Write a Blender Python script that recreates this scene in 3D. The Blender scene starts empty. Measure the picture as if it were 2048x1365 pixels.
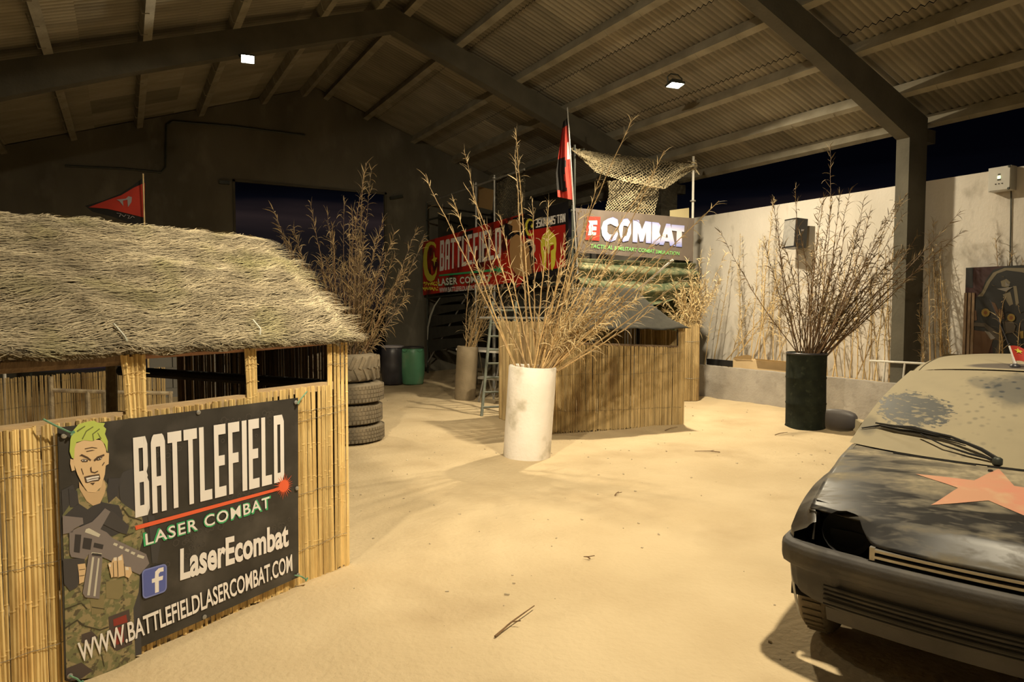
import bpy, math, random
import numpy as np
from mathutils import Vector, Matrix, noise as mn

# ------------------------------------------------------------------ camera
F_PX, CX, CY, CAMH = 1346.0, 1024.0, 682.5, 1.75
YAW, PITCH = 0.522, 0.05
sc = bpy.context.scene
col = sc.collection
FW = np.array([math.sin(YAW)*math.cos(PITCH), math.cos(YAW)*math.cos(PITCH), -math.sin(PITCH)])
RT = np.array([math.cos(YAW), -math.sin(YAW), 0.0])
UP = np.cross(RT, FW)
CAM = np.array([0, 0, CAMH])
cd = bpy.data.cameras.new('camera'); cam = bpy.data.objects.new('camera', cd); col.objects.link(cam)
cd.sensor_width = 36; cd.lens = 36*F_PX/2048; cd.clip_start = 0.05; cd.clip_end = 3000
m = Matrix((tuple(RT), tuple(UP), tuple(-FW))).transposed().to_4x4(); m.translation = Vector(CAM)
cam.matrix_world = m
sc.camera = cam
sc.view_settings.view_transform = 'Standard'; sc.view_settings.look = 'None'
sc.view_settings.gamma = 1; sc.view_settings.use_curve_mapping = False
sc.view_settings.exposure = -0.12

# ------------------------------------------------------------------ night sky
w = bpy.data.worlds.new('night'); sc.world = w; w.use_nodes = True
nt = w.node_tree; nt.nodes.clear()
def wn(t): return nt.nodes.new(t)
tc = wn('ShaderNodeTexCoord'); sep = wn('ShaderNodeSeparateXYZ'); nt.links.new(tc.outputs['Generated'], sep.inputs[0])
ramp = wn('ShaderNodeValToRGB'); cr = ramp.color_ramp
cr.elements[0].position = 0.0; cr.elements[0].color = (0.012, 0.008, 0.007, 1)
cr.elements[1].position = 0.32; cr.elements[1].color = (0.0005, 0.0006, 0.0015, 1)
for ps, cl in ((.03, (.022, .015, .013)), (.06, (.010, .0085, .0085)), (.10, (.011, .0085, .0095)), (.122, (.024, .016, .016)), (.15, (.0022, .0024, .0045)), (.175, (.0008, .0009, .0020))):
    e = cr.elements.new(ps); e.color = (*cl, 1)
mp = wn('ShaderNodeMapping'); mp.inputs['Scale'].default_value = (2.0, 2.0, 16.0)
nz = wn('ShaderNodeTexNoise'); nz.inputs['Scale'].default_value = 1.6; nz.inputs['Detail'].default_value = 4
nt.links.new(tc.outputs['Generated'], mp.inputs[0]); nt.links.new(mp.outputs[0], nz.inputs['Vector'])
ma = wn('ShaderNodeMath'); ma.operation = 'MULTIPLY_ADD'; ma.inputs[1].default_value = 0.07
ms = wn('ShaderNodeMath'); ms.operation = 'SUBTRACT'; ms.inputs[1].default_value = 0.035
nt.links.new(nz.outputs['Fac'], ma.inputs[0]); nt.links.new(sep.outputs['Z'], ma.inputs[2]); nt.links.new(ma.outputs[0], ms.inputs[0])
nt.links.new(ms.outputs[0], ramp.inputs['Fac'])
bg = wn('ShaderNodeBackground'); bg.inputs['Strength'].default_value = 0.9
out = wn('ShaderNodeOutputWorld'); nt.links.new(ramp.outputs[0], bg.inputs['Color']); nt.links.new(bg.outputs[0], out.inputs[0])

# lamp powers (the lamps themselves are built with their housings below)
LAMP_COL = (1.0, 0.85, 0.59)
LAMPS = [  # position, aim, watts, glow
    ((1.72, 11.05, 5.52), (1.3, 8.0, 1.0), 80, 45),
    ((7.73, 8.20, 5.30), (7.6, 7.4, 0.0), 450, 60),
    ((3.10, 1.25, 6.00), (1.9, 4.4, 0.3), 270, 60),
    ((-.84, 2.0, 5.02), (5.6, 8.6, 1.3), 105, 60),
]

# ------------------------------------------------------------------ helpers
R = random.Random(7)
def ray(x, y): return FW*F_PX + RT*(x-CX) - UP*(y-CY)
def gp(x, y, z=0.0):
    d = ray(x, y); return CAM + d*((z-CAMH)/d[2])
def onX(x, y, X): d = ray(x, y); return CAM + d*(X/d[0])
def onY(x, y, Y): d = ray(x, y); return CAM + d*(Y/d[1])
def at(x, y, D): return CAM + ray(x, y)*(D/F_PX)
def onP(x, y, P, n):
    d = ray(x, y); P = np.array(P, float); n = np.array(n, float)
    return CAM + d*(((P-CAM) @ n)/(d @ n))
def depth(p): return float((np.array(p, float)-CAM) @ FW)

class MB:
    def __init__(s): s.v = []; s.f = []; s.c = []
    def face(s, idx, c=0.5): s.f.append(tuple(idx)); s.c.append(c)
    def quad(s, a, b, c_, d, c=0.5):
        n = len(s.v); s.v += [tuple(a), tuple(b), tuple(c_), tuple(d)]; s.face((n, n+1, n+2, n+3), c)
    def poly(s, pts, c=0.5):
        n = len(s.v); s.v += [tuple(p) for p in pts]; s.face(range(n, n+len(pts)), c)
    def box(s, c, size, rot=None, col=0.5, taper=1.0):
        n = len(s.v); hx, hy, hz = size[0]/2, size[1]/2, size[2]/2
        for sz in (-1, 1):
            t = taper if sz > 0 else 1.0
            for sx, sy in ((-1, -1), (1, -1), (1, 1), (-1, 1)):
                p = Vector((sx*hx*t, sy*hy*t, sz*hz))
                if rot is not None: p = rot @ p
                s.v.append((c[0]+p[0], c[1]+p[1], c[2]+p[2]))
        for q in ((3, 2, 1, 0), (4, 5, 6, 7), (0, 1, 5, 4), (1, 2, 6, 5), (2, 3, 7, 6), (3, 0, 4, 7)):
            s.face([n+i for i in q], col)
    def bbox(s, x0, x1, y0, y1, z0, z1, col=0.5):
        s.box(((x0+x1)/2, (y0+y1)/2, (z0+z1)/2), (abs(x1-x0), abs(y1-y0), abs(z1-z0)), col=col)
    def tube(s, pts, rad, n=6, col=0.5, cap=True):
        pts = [Vector(p) for p in pts]
        if not isinstance(rad, (list, tuple)): rad = [rad]*len(pts)
        base = len(s.v); u = None
        for i, p in enumerate(pts):
            a = pts[max(0, i-1)]; b = pts[min(len(pts)-1, i+1)]; d = (b-a)
            d = d.normalized() if d.length > 1e-9 else Vector((0, 0, 1))
            if u is None:
                u = d.cross(Vector((0.31, 0.17, 0.93)));
                if u.length < .05: u = d.cross(Vector((1, 0, 0)))
            u = (u - d*u.dot(d)); u.normalize(); v = d.cross(u)
            for k in range(n):
                t = 2*math.pi*k/n
                q = p + (u*math.cos(t)+v*math.sin(t))*rad[i]; s.v.append(tuple(q))
        for i in range(len(pts)-1):
            for k in range(n):
                a = base+i*n+k; b = base+i*n+(k+1) % n
                s.face((a, b, b+n, a+n), col)
        if cap:
            s.face([base+k for k in range(n)][::-1], col); e_ = base+(len(pts)-1)*n
            s.face([e_+k for k in range(n)], col)
    def lathe(s, prof, n=24, c=(0, 0, 0), col=0.5, tilt=None, close=False):
        base = len(s.v)
        for r_, z in prof:
            for k in range(n):
                t = 2*math.pi*k/n; p = Vector((r_*math.cos(t), r_*math.sin(t), z))
                if tilt is not None: p = tilt @ p
                s.v.append((c[0]+p[0], c[1]+p[1], c[2]+p[2]))
        m_ = len(prof)
        for i in range(m_ if close else m_-1):
            for k in range(n):
                a = base+i*n+k; b = base+i*n+(k+1) % n; j = ((i+1) % m_)*n
                s.face((a, b, base+j+(k+1) % n, base+j+k), col)
    def strip(s, pts, widths, side, col=0.5):
        n = len(s.v)
        for p, w_ in zip(pts, widths):
            p = Vector(p); sd = Vector(side)*w_*0.5
            s.v += [tuple(p-sd), tuple(p+sd)]
        for i in range(len(pts)-1):
            a = n+2*i; s.face((a, a+1, a+3, a+2), col)
    def grid(s, fn, nu, nv, col=0.5):
        b = len(s.v)
        for j in range(nv+1):
            for i in range(nu+1): s.v.append(tuple(fn(i/nu, j/nv)))
        for j in range(nv):
            for i in range(nu):
                a = b+j*(nu+1)+i; s.face((a, a+1, a+nu+2, a+nu+1), col if not callable(col) else col(i/nu, j/nv))
    def build(s, name, mat, parent=None, smooth=False, local=True):
        me = bpy.data.meshes.new(name); me.from_pydata(s.v, [], s.f)
        at_ = me.attributes.new('rnd', 'FLOAT', 'FACE'); at_.data.foreach_set('value', np.array(s.c, dtype=np.float32))
        me.materials.append(mat)
        if smooth: me.polygons.foreach_set('use_smooth', [True]*len(me.polygons))
        me.update()
        o = bpy.data.objects.new(name, me); col.objects.link(o)
        if parent is not None: o.parent = parent
        return o

def empty(name, loc=(0, 0, 0), rz=0.0):
    o = bpy.data.objects.new(name, None); col.objects.link(o); o.location = tuple(loc); o.rotation_euler = (0, 0, rz)
    o.empty_display_size = .1; return o
def tag(o, label, cat, group=None, kind=None):
    o['label'] = label; o['category'] = cat
    if group: o['group'] = group
    if kind: o['kind'] = kind
    return o
def struct(o): o['kind'] = 'structure'; return o
def copy_tree(o, parent=None):
    c = o.copy(); col.objects.link(c)
    if parent is not None: c.parent = parent
    for ch in list(o.children): copy_tree(ch, c)
    return c

# ------------------------------------------------------------------ materials
def mat(name, c1, c2=None, scale=5.0, stretch=(1, 1, 1), rough=0.8, bump=0.0, bscale=None, rnd=0.0, metal=0.0,
        detail=5.0, contrast=(0.35, 0.65), spots=None, spec=0.5, emit=None, estr=0.0, trans=0.0, coat=0.0):
    M = bpy.data.materials.new(name); M.use_nodes = True; t = M.node_tree; N = t.nodes; L = t.links
    P = N['Principled BSDF']; P.inputs['Roughness'].default_value = rough; P.inputs['Metallic'].default_value = metal
    P.inputs['Specular IOR Level'].default_value = spec
    c2 = c2 or c1
    tcn = N.new('ShaderNodeTexCoord'); mpn = N.new('ShaderNodeMapping'); mpn.inputs['Scale'].default_value = stretch
    L.new(tcn.outputs['Object'], mpn.inputs[0])
    n1 = N.new('ShaderNodeTexNoise'); n1.inputs['Scale'].default_value = scale; n1.inputs['Detail'].default_value = detail
    L.new(mpn.outputs[0], n1.inputs['Vector'])
    rp = N.new('ShaderNodeMapRange'); rp.inputs['From Min'].default_value = contrast[0]; rp.inputs['From Max'].default_value = contrast[1]
    L.new(n1.outputs['Fac'], rp.inputs['Value'])
    mx = N.new('ShaderNodeMix'); mx.data_type = 'RGBA'
    mx.inputs[6].default_value = (*c1, 1); mx.inputs[7].default_value = (*c2, 1)
    L.new(rp.outputs[0], mx.inputs['Factor']); cur = mx.outputs[2]
    if spots:
        sc_, colr, lo, hi = spots
        n2 = N.new('ShaderNodeTexNoise'); n2.inputs['Scale'].default_value = sc_; n2.inputs['Detail'].default_value = 6
        L.new(mpn.outputs[0], n2.inputs['Vector'])
        r2 = N.new('ShaderNodeMapRange'); r2.inputs['From Min'].default_value = lo; r2.inputs['From Max'].default_value = hi
        L.new(n2.outputs['Fac'], r2.inputs['Value'])
        m2 = N.new('ShaderNodeMix'); m2.data_type = 'RGBA'; m2.inputs[7].default_value = (*colr, 1)
        L.new(cur, m2.inputs[6]); L.new(r2.outputs[0], m2.inputs['Factor']); cur = m2.outputs[2]
    if rnd:
        a = N.new('ShaderNodeAttribute'); a.attribute_name = 'rnd'
        r3 = N.new('ShaderNodeMapRange'); r3.inputs['To Min'].default_value = 1-rnd; r3.inputs['To Max'].default_value = 1+rnd
        L.new(a.outputs['Fac'], r3.inputs['Value'])
        hs = N.new('ShaderNodeHueSaturation'); L.new(r3.outputs[0], hs.inputs['Value']); L.new(cur, hs.inputs['Color']); cur = hs.outputs[0]
    L.new(cur, P.inputs['Base Color'])
    if bump:
        n3 = N.new('ShaderNodeTexNoise'); n3.inputs['Scale'].default_value = bscale or scale*4; n3.inputs['Detail'].default_value = 6
        L.new(mpn.outputs[0], n3.inputs['Vector'])
        b = N.new('ShaderNodeBump'); b.inputs['Strength'].default_value = bump; b.inputs['Distance'].default_value = 0.02
        L.new(n3.outputs['Fac'], b.inputs['Height']); L.new(b.outputs[0], P.inputs['Normal'])
    if emit:
        P.inputs['Emission Color'].default_value = (*emit, 1); P.inputs['Emission Strength'].default_value = estr
    if coat: P.inputs['Coat Weight'].default_value = coat
    return M
M = {}
M['sand'] = mat('sand', (.60, .48, .305), (.53, .415, .255), 1.3, rough=.95, bump=.55, bscale=26, spots=(.9, (.44, .335, .20), .55, .75), spec=.15)
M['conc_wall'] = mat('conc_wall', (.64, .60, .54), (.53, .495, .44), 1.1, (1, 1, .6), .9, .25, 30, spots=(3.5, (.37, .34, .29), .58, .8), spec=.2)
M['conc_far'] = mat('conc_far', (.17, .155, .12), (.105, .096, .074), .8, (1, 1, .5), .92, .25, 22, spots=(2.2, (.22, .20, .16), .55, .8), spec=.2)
M['conc_curb'] = mat('conc_curb', (.40, .37, .33), (.32, .295, .26), 3, rough=.9, bump=.3, bscale=30, spots=(7, (.26, .24, .21), .55, .8))
M['conc_frame'] = mat('conc_frame', (.105, .095, .070), (.075, .068, .050), 2, rough=.9, bump=.2, bscale=25)
M['conc_purlin'] = mat('conc_purlin', (.32, .29, .22), (.23, .205, .15), 3, rough=.9, bump=.2, bscale=25)
M['sheet'] = mat('sheet', (.27, .24, .18), (.205, .182, .135), 1.2, (1, 3, 1), .85, .15, 20, rnd=.30)
M['reed'] = mat('reed', (.80, .60, .27), (.66, .465, .19), 14, (1, 1, .25), .5, .2, 60, rnd=.24, spots=(5, (.42, .25, .08), .62, .80))
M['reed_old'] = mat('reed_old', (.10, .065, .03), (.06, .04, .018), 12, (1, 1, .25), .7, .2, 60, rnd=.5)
M['reed_dim'] = mat('reed_dim', (.50, .37, .18), (.40, .285, .125), 12, (1, 1, .25), .65, .2, 60, rnd=.26, spots=(3, (.20, .12, .045), .55, .75))
M['stalk'] = mat('stalk', (.50, .34, .15), (.28, .175, .075), 9, rough=.6, rnd=.35)
M['leaf'] = mat('leaf', (.50, .39, .22), (.28, .20, .10), 12, rough=.75, rnd=.45)
M['stalk_pale'] = mat('stalk_pale', (.62, .47, .24), (.42, .29, .13), 9, rough=.6, rnd=.3)
M['leaf_pale'] = mat('leaf_pale', (.66, .53, .30), (.44, .32, .15), 12, rough=.7, rnd=.4)
M['stalk_dark'] = mat('stalk_dark', (.20, .115, .05), (.11, .06, .028), 9, rough=.6, rnd=.35)
M['leaf_dark'] = mat('leaf_dark', (.27, .19, .09), (.12, .08, .035), 12, rough=.75, rnd=.45)
M['thatch'] = mat('thatch', (.47, .40, .27), (.29, .24, .155), 6, rough=.85, rnd=.6, spots=(2.5, (.30, .27, .13), .52, .72))
M['thatch_core'] = mat('thatch_core', (.16, .12, .065), (.10, .075, .04), 20, rough=.95, bump=.8, bscale=60)
M['wire'] = mat('wire', (.25, .23, .2), rough=.5, metal=.6)
M['log'] = mat('log', (.23, .155, .095), (.15, .10, .06), 10, (4, 4, 1), .85, .5, 30)
M['log_pale'] = mat('log_pale', (.42, .34, .22), (.22, .17, .11), 14, rough=.8, bump=.4)
M['log_black'] = mat('log_black', (.035, .028, .022), (.02, .016, .012), 8, rough=.8, bump=.3)
M['red_pole'] = mat('red_pole', (.36, .19, .12), (.26, .14, .09), 8, rough=.6)
M['board'] = mat('board', (.52, .38, .22), (.44, .31, .17), 6, (1, 8, 8), .8, .2)
M['cloth_white'] = mat('cloth_white', (.62, .60, .52), (.50, .52, .45), 9, rough=.8)
M['rope_green'] = mat('rope_green', (.10, .27, .17), (.20, .36, .24), 60, rough=.7)
M['rubber'] = mat('rubber', (.11, .09, .062), (.19, .155, .105), 5, rough=.9, bump=.4, bscale=30, spots=(2, (.26, .21, .14), .45, .75))
M['pipe_white'] = mat('pipe_white', (.84, .79, .73), (.76, .70, .62), 3, rough=.85, bump=.25, bscale=30, spots=(3.1, (.42, .38, .28), .55, .70))
M['pipe_dark'] = mat('pipe_dark', (.26, .205, .13), (.18, .14, .085), 3, rough=.85, bump=.25, bscale=30)
M['green'] = mat('green', (.10, .30, .17), (.13, .34, .20), 3, rough=.38, rnd=.0, spots=(3, (.26, .33, .20), .55, .8))
M['black_pl'] = mat('black_pl', (.028, .027, .036), (.05, .048, .055), 4, rough=.35)
M['camo'] = mat('camo', (.008, .011, .007), (.016, .020, .012), 9, rough=.9, spots=(14, (.034, .040, .024), .60, .74), spec=.25)
M['camo_cloth'] = mat('camo_cloth', (.13, .135, .07), (.055, .075, .035), 6, rough=.9, contrast=(.45, .55), spots=(9, (.26, .24, .13), .55, .62), bump=.3, bscale=10)
M['dark_cloth'] = mat('dark_cloth', (.020, .018, .012), (.030, .027, .018), 5, rough=.95, bump=.5, bscale=8)
M['net'] = mat('net', (.36, .30, .19), (.25, .21, .125), 7, rough=.9, rnd=.4)
M['net_dark'] = mat('net_dark', (.10, .085, .055), (.06, .05, .03), 7, rough=.9, rnd=.4)
M['steel'] = mat('steel', (.42, .41, .38), (.30, .29, .27), 8, rough=.45, metal=.5)
M['steel_dark'] = mat('steel_dark', (.04, .045, .04), (.06, .065, .05), 8, rough=.5, metal=.3)
M['steel_white'] = mat('steel_white', (.68, .66, .60), (.55, .53, .47), 8, rough=.5)
M['ladder'] = mat('ladder', (.13, .14, .11), (.09, .10, .075), 10, rough=.55)
M['white'] = mat('white', (.74, .72, .68), rough=.6)
M['cardboard'] = mat('cardboard', (.62, .47, .27), (.55, .41, .23), 4, rough=.85)
M['cardboard_brown'] = mat('cardboard_brown', (.30, .19, .08), rough=.85)
M['cream'] = mat('cream', (.70, .60, .34), rough=.8)
M['black'] = mat('black', (.012, .011, .010), rough=.7)
M['black_gloss'] = mat('black_gloss', (.012, .012, .013), rough=.3)
M['grille'] = mat('grille', (.30, .29, .27), (.24, .235, .22), 20, rough=.6)
M['plastic_white'] = mat('plastic_white', (.56, .55, .50), (.5, .49, .45), 5, rough=.5)
M['red'] = mat('red', (.50, .040, .022), (.38, .028, .016), 3, rough=.7)
M['red_banner'] = mat('red_banner', (.50, .022, .010), (.055, .008, .006), 1.6, rough=.45, contrast=(.45, .62), spots=(2.6, (.72, .06, .02), .60, .74))
M['red_plain'] = mat('red_plain', (.46, .018, .010), (.32, .012, .008), 2, rough=.45)
M['black_banner'] = mat('black_banner', (.010, .009, .011), rough=.45)
M['yellow'] = mat('yellow', (.68, .62, .06), rough=.5)
M['gray_banner'] = mat('gray_banner', (.050, .045, .040), (.030, .027, .024), 7, rough=.5, contrast=(.3, .7), spots=(5, (.085, .076, .068), .52, .78))
M['brown_banner'] = mat('brown_banner', (.155, .125, .105), (.125, .10, .085), 3, rough=.5)
M['txt_white'] = mat('txt_white', (.84, .80, .78), rough=.5)
M['txt_green'] = mat('txt_green', (.05, .42, .16), rough=.5)
M['txt_lime'] = mat('txt_lime', (.20, .58, .16), rough=.5)
M['txt_orange'] = mat('txt_orange', (.80, .13, .05), rough=.5)
M['txt_blue'] = mat('txt_blue', (.10, .13, .42), rough=.5)
M['txt_blue2'] = mat('txt_blue2', (.20, .24, .56), rough=.5)
M['txt_gray'] = mat('txt_gray', (.33, .31, .33), rough=.5)
def gradmat():
    G = bpy.data.materials.new('combat_blue'); G.use_nodes = True; t = G.node_tree; P = t.nodes['Principled BSDF']
    tcn = t.nodes.new('ShaderNodeTexCoord'); s_ = t.nodes.new('ShaderNodeSeparateXYZ'); t.links.new(tcn.outputs['Generated'], s_.inputs[0])
    r_ = t.nodes.new('ShaderNodeValToRGB'); e_ = r_.color_ramp.elements
    e_[0].color = (.22, .27, .72, 1); e_[1].color = (.22, .27, .72, 1); q = e_.new(.5); q.color = (.85, .82, .88, 1)
    t.links.new(s_.outputs['Z'], r_.inputs[0]); t.links.new(r_.outputs[0], P.inputs['Base Color']); P.inputs['Roughness'].default_value = .5
    return G
M['combat'] = gradmat()
def flat(name, c, rough=.55): return mat(name, c, rough=rough)

# ------------------------------------------------------------------ setting
XL, XR, YN, YFAR = -2.45, 10.75, -7.0, 16.8
XC, SL, ZU = 4.15, 0.344, 6.52      # ridge x, roof slope, underside of rafters at ridge
def roofz(x, z0=6.92): return z0 - SL*abs(x-XC)
# floor
f = MB()
def sandz(x, y):
    z = .030*mn.noise(Vector((x*.8, y*.8, 0))) + .014*mn.noise(Vector((x*3.1, y*3.1, 4))) + .005*mn.noise(Vector((x*9, y*9, 7)))
    if y > 14.5: z += .02*(y-14.5)
    return z - .012
f.grid(lambda a, b: (XL+(XR-XL)*a, YN+(YFAR+.1-YN)*b, sandz(XL+(XR-XL)*a, YN+(YFAR+.1-YN)*b)), 200, 360)
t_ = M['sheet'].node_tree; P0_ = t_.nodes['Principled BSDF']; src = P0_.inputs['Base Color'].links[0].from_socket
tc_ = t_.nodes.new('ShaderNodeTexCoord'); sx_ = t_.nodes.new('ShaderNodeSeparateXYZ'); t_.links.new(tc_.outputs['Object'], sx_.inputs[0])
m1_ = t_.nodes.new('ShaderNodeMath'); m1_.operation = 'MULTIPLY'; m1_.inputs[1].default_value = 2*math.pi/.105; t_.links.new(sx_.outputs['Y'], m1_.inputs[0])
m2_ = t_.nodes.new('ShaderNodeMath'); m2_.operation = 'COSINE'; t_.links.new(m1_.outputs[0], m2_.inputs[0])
m3_ = t_.nodes.new('ShaderNodeMapRange'); m3_.inputs[1].default_value = -1; m3_.inputs[3].default_value = 1.12; m3_.inputs[4].default_value = .72; t_.links.new(m2_.outputs[0], m3_.inputs[0])  # groove shading of the corrugations painted into the sheet colour as stripes
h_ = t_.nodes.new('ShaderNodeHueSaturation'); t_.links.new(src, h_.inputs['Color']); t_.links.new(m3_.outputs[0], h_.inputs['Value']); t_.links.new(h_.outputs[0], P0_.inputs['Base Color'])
fl = struct(f.build('floor', M['sand'], smooth=True))
o = MB(); o.grid(lambda a, b: (-260+520*a, 16.9+500*b*b, -.06), 4, 8)
o.grid(lambda a, b: (10.9+500*a*a, -200+217*b, -.06), 8, 4)
struct(o.build('floor', mat('night_ground', (.10, .085, .06), rough=1)))
# roof sheets, small corrugations running down the slope
P_ = .105; ncol = int((YFAR+.6-YN)/P_*4)
ys = np.arange(int(YN/P_*4)*P_/4, YFAR+.6, P_/4)
s = MB(); rr = random.Random(3); band = {}
for side in (-1, 1):
    xs = [XC, XC+side*1.55, XC+side*3.1, XC+side*4.6, XC+side*6.1, XC+side*7.15]
    for k in range(len(xs)-1):
        b0 = len(s.v)
        for y in ys:
            dz = .020*math.cos(2*math.pi*y/P_)
            for j, x in enumerate((xs[k], xs[k+1])):
                s.v.append((x, y, roofz(x, 7.10)+dz + (.012 if j == 1 else 0)))
        for i in range(len(ys)-1):
            a = b0+2*i; key = (side, k, int(ys[i]/.92))
            if key not in band: band[key] = rr.random()
            s.face((a, a+1, a+3, a+2) if side < 0 else (a+2, a+3, a+1, a), band[key])
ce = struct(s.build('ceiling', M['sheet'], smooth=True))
# walls
def wallmesh(name, boxes, mt):
    b = MB()
    for q in boxes: b.bbox(*q)
    return struct(b.build(name, mt))
b = MB(); b.bbox(XR, XR+.2, YN, YFAR, -.1, 3.69); struct(b.build('wall_right', M['conc_wall']))
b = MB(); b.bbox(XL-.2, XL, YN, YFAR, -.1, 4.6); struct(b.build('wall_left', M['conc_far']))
b = MB(); DX0, DX1, DZ = 2.23, 5.92, 4.70
for y in (YFAR, YFAR+.2):
    b.poly([(XL-.2, y, -.1), (DX0, y, -.1), (DX0, y, DZ), (DX0, y, roofz(DX0, 7.08)), (XL-.2, y, roofz(XL-.2, 7.08))])
    b.poly([(DX0, y, DZ), (DX1, y, DZ), (DX1, y, roofz(DX1, 7.08)), (XC, y, 7.08), (DX0, y, roofz(DX0, 7.08))])
    b.poly([(DX1, y, -.1), (XR+.2, y, -.1), (XR+.2, y, roofz(XR+.2, 7.08)), (DX1, y, roofz(DX1, 7.08)), (DX1, y, DZ)])
b.quad((DX0, YFAR, -.1), (DX0, YFAR+.2, -.1), (DX0, YFAR+.2, DZ), (DX0, YFAR, DZ))
b.quad((DX1, YFAR, -.1), (DX1, YFAR+.2, -.1), (DX1, YFAR+.2, DZ), (DX1, YFAR, DZ))
b.quad((DX0, YFAR, DZ), (DX1, YFAR, DZ), (DX1, YFAR+.2, DZ), (DX0, YFAR+.2, DZ))
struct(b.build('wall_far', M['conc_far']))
# door frame of the big opening
b = MB()
for x0, x1, z0, z1 in ((DX1-.05, DX1, 0, DZ), (DX0, DX0+.05, 0, DZ), (DX0, DX1, DZ-.05, DZ)): b.bbox(x0, x1, YFAR-.04, YFAR+.02, z0, z1)
dd = struct(b.build('door_1', M['conc_frame']))
b = MB(); b.box((DX1+.25, YFAR-.06, DZ-.10), (.34, .10, .07), Matrix.Rotation(-.25, 3, 'Y')); b.box((DX0-.18, YFAR-.05, DZ-.10), (.22, .08, .07))
b.build('door_bracket', M['steel_dark'], dd)
# portal frames
def frame(n, y):
    r_ = empty('trim_%d' % n, (XC, y, 0)); struct(r_)
    for side in (-1, 1):
        c = MB(); x0, x1 = 6.13*side, 6.60*side
        c.bbox(x0, x1, 0, .20, -.05, 4.30)
        c.bbox(x1-.01*side, x1+.28*side, .03, .17, 4.30, 4.50)
        c.build('column', M['conc_frame'], r_)
        g_ = MB(); us = [(0, ZU), (1.5, ZU-SL*1.5), (3.9, ZU-SL*3.9-.01), (5.1, ZU-SL*5.1-.06), (6.13, 4.30)]
        ts = [(0, 6.92), (1.5, 6.92-SL*1.5), (3.9, 6.92-SL*3.9), (5.1, 6.92-SL*5.1), (6.6, 6.92-SL*6.6)]
        for yy in (0, .20):
            for i in range(4): g_.poly([(side*us[i][0], yy, us[i][1]), (side*us[i+1][0], yy, us[i+1][1]), (side*ts[i+1][0], yy, ts[i+1][1]), (side*ts[i][0], yy, ts[i][1])])
        for arr in (us, ts):
            for i in range(4): g_.quad((side*arr[i][0], 0, arr[i][1]), (side*arr[i+1][0], 0, arr[i+1][1]), (side*arr[i+1][0], .2, arr[i+1][1]), (side*arr[i][0], .2, arr[i][1]))
        g_.poly([(side*6.13, 0, 4.30), (side*6.6, 0, 4.30), (side*6.6, 0, ts[4][1])]); g_.poly([(side*6.13, .2, 4.30), (side*6.6, .2, 4.30), (side*6.6, .2, ts[4][1])])
        g_.build('rafter', M['conc_frame'], r_)
    return r_
for i, y in enumerate((5.9, 11.3, 0.5, -4.9)): frame(i+1, y)
# purlins
PX = [4.42, 5.42, 6.68, 7.83, 8.98, 10.10, 10.98, 3.86, 2.93, 1.58, .36, -.84, -2.02, -2.6]
for i, x in enumerate(PX):
    sd = 1 if x > XC else -1
    p = MB(); rot = Matrix.Rotation(math.atan(SL)*sd, 3, 'Y')
    z = roofz(x, 6.92)
    p.box((0, 0, .085), (.12, YFAR-YN, .17), rot)
    for k in range(int((YFAR-YN)/.8)):     # wire hooks round the purlin
        yy = -(YFAR-YN)/2 + .4 + k*.8
        for q, (dx, dz) in enumerate(((-.064, .0),)):
            p.tube([rot @ Vector((-.066, 0, .15)) + Vector((0, yy, 0)), rot @ Vector((-.070, 0, -.006)) + Vector((0, yy+.01, 0)), rot @ Vector((.02, 0, -.012)) + Vector((0, yy+.03, 0))], .006, 4)
    o = p.build('trim_%d' % (i+5), M['conc_purlin']); o.location = (x, (YN+YFAR)/2, z); struct(o)
# planter curb along the right wall
b = MB(); nseg = 80; Y0, Y1 = .5, 9.95
def curbx(y): return 10.02 - .10*max(0, (y-6.5)/3.4)
def ctop(y): return .60 + .012*mn.noise(Vector((y*3, 0, 0))) + .006*mn.noise(Vector((y*11, 2, 0)))
for i in range(nseg):
    a, c = Y0+(Y1-Y0)*i/nseg, Y0+(Y1-Y0)*(i+1)/nseg
    xa, xb, za, zb = curbx(a), curbx(c), ctop(a), ctop(c)
    b.quad((xa, a, -.1), (xb, c, -.1), (xb, c, zb), (xa, a, za)); b.quad((xa, a, za), (xb, c, zb), (xb+.14, c, zb), (xa+.14, a, za))
    b.quad((xa+.14, a, za), (xb+.14, c, zb), (xb+.14, c, .2), (xa+.14, a, .2))
b.quad((curbx(Y1), Y1, -.1), (curbx(Y1)+.14, Y1, -.1), (curbx(Y1)+.14, Y1, ctop(Y1)), (curbx(Y1), Y1, ctop(Y1)))
struct(b.build('trim_19', M['conc_curb']))
b = MB(); b.grid(lambda a, c: (10.1+.62*a, Y0+(Y1-Y0)*c, .52+.03*mn.noise(Vector((a*2, c*20, 1)))+.03*a), 6, 90)
tag(b.build('planter_soil', M['sand'], smooth=True), 'sandy earth filling the raised bed along the right wall', 'soil', kind='stuff')
# conduit on the far wall
c = MB(); q = [onY(x, y, YFAR-.03) for x, y in ((130, 332), (250, 338), (322, 345), (331, 335), (333, 250), (345, 243), (470, 253), (610, 271))]
c.tube(q, .022, 6); tag(c.build('conduit', M['steel_dark']), 'thin dark cable conduit running up and across the far gable wall', 'conduit')
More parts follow.
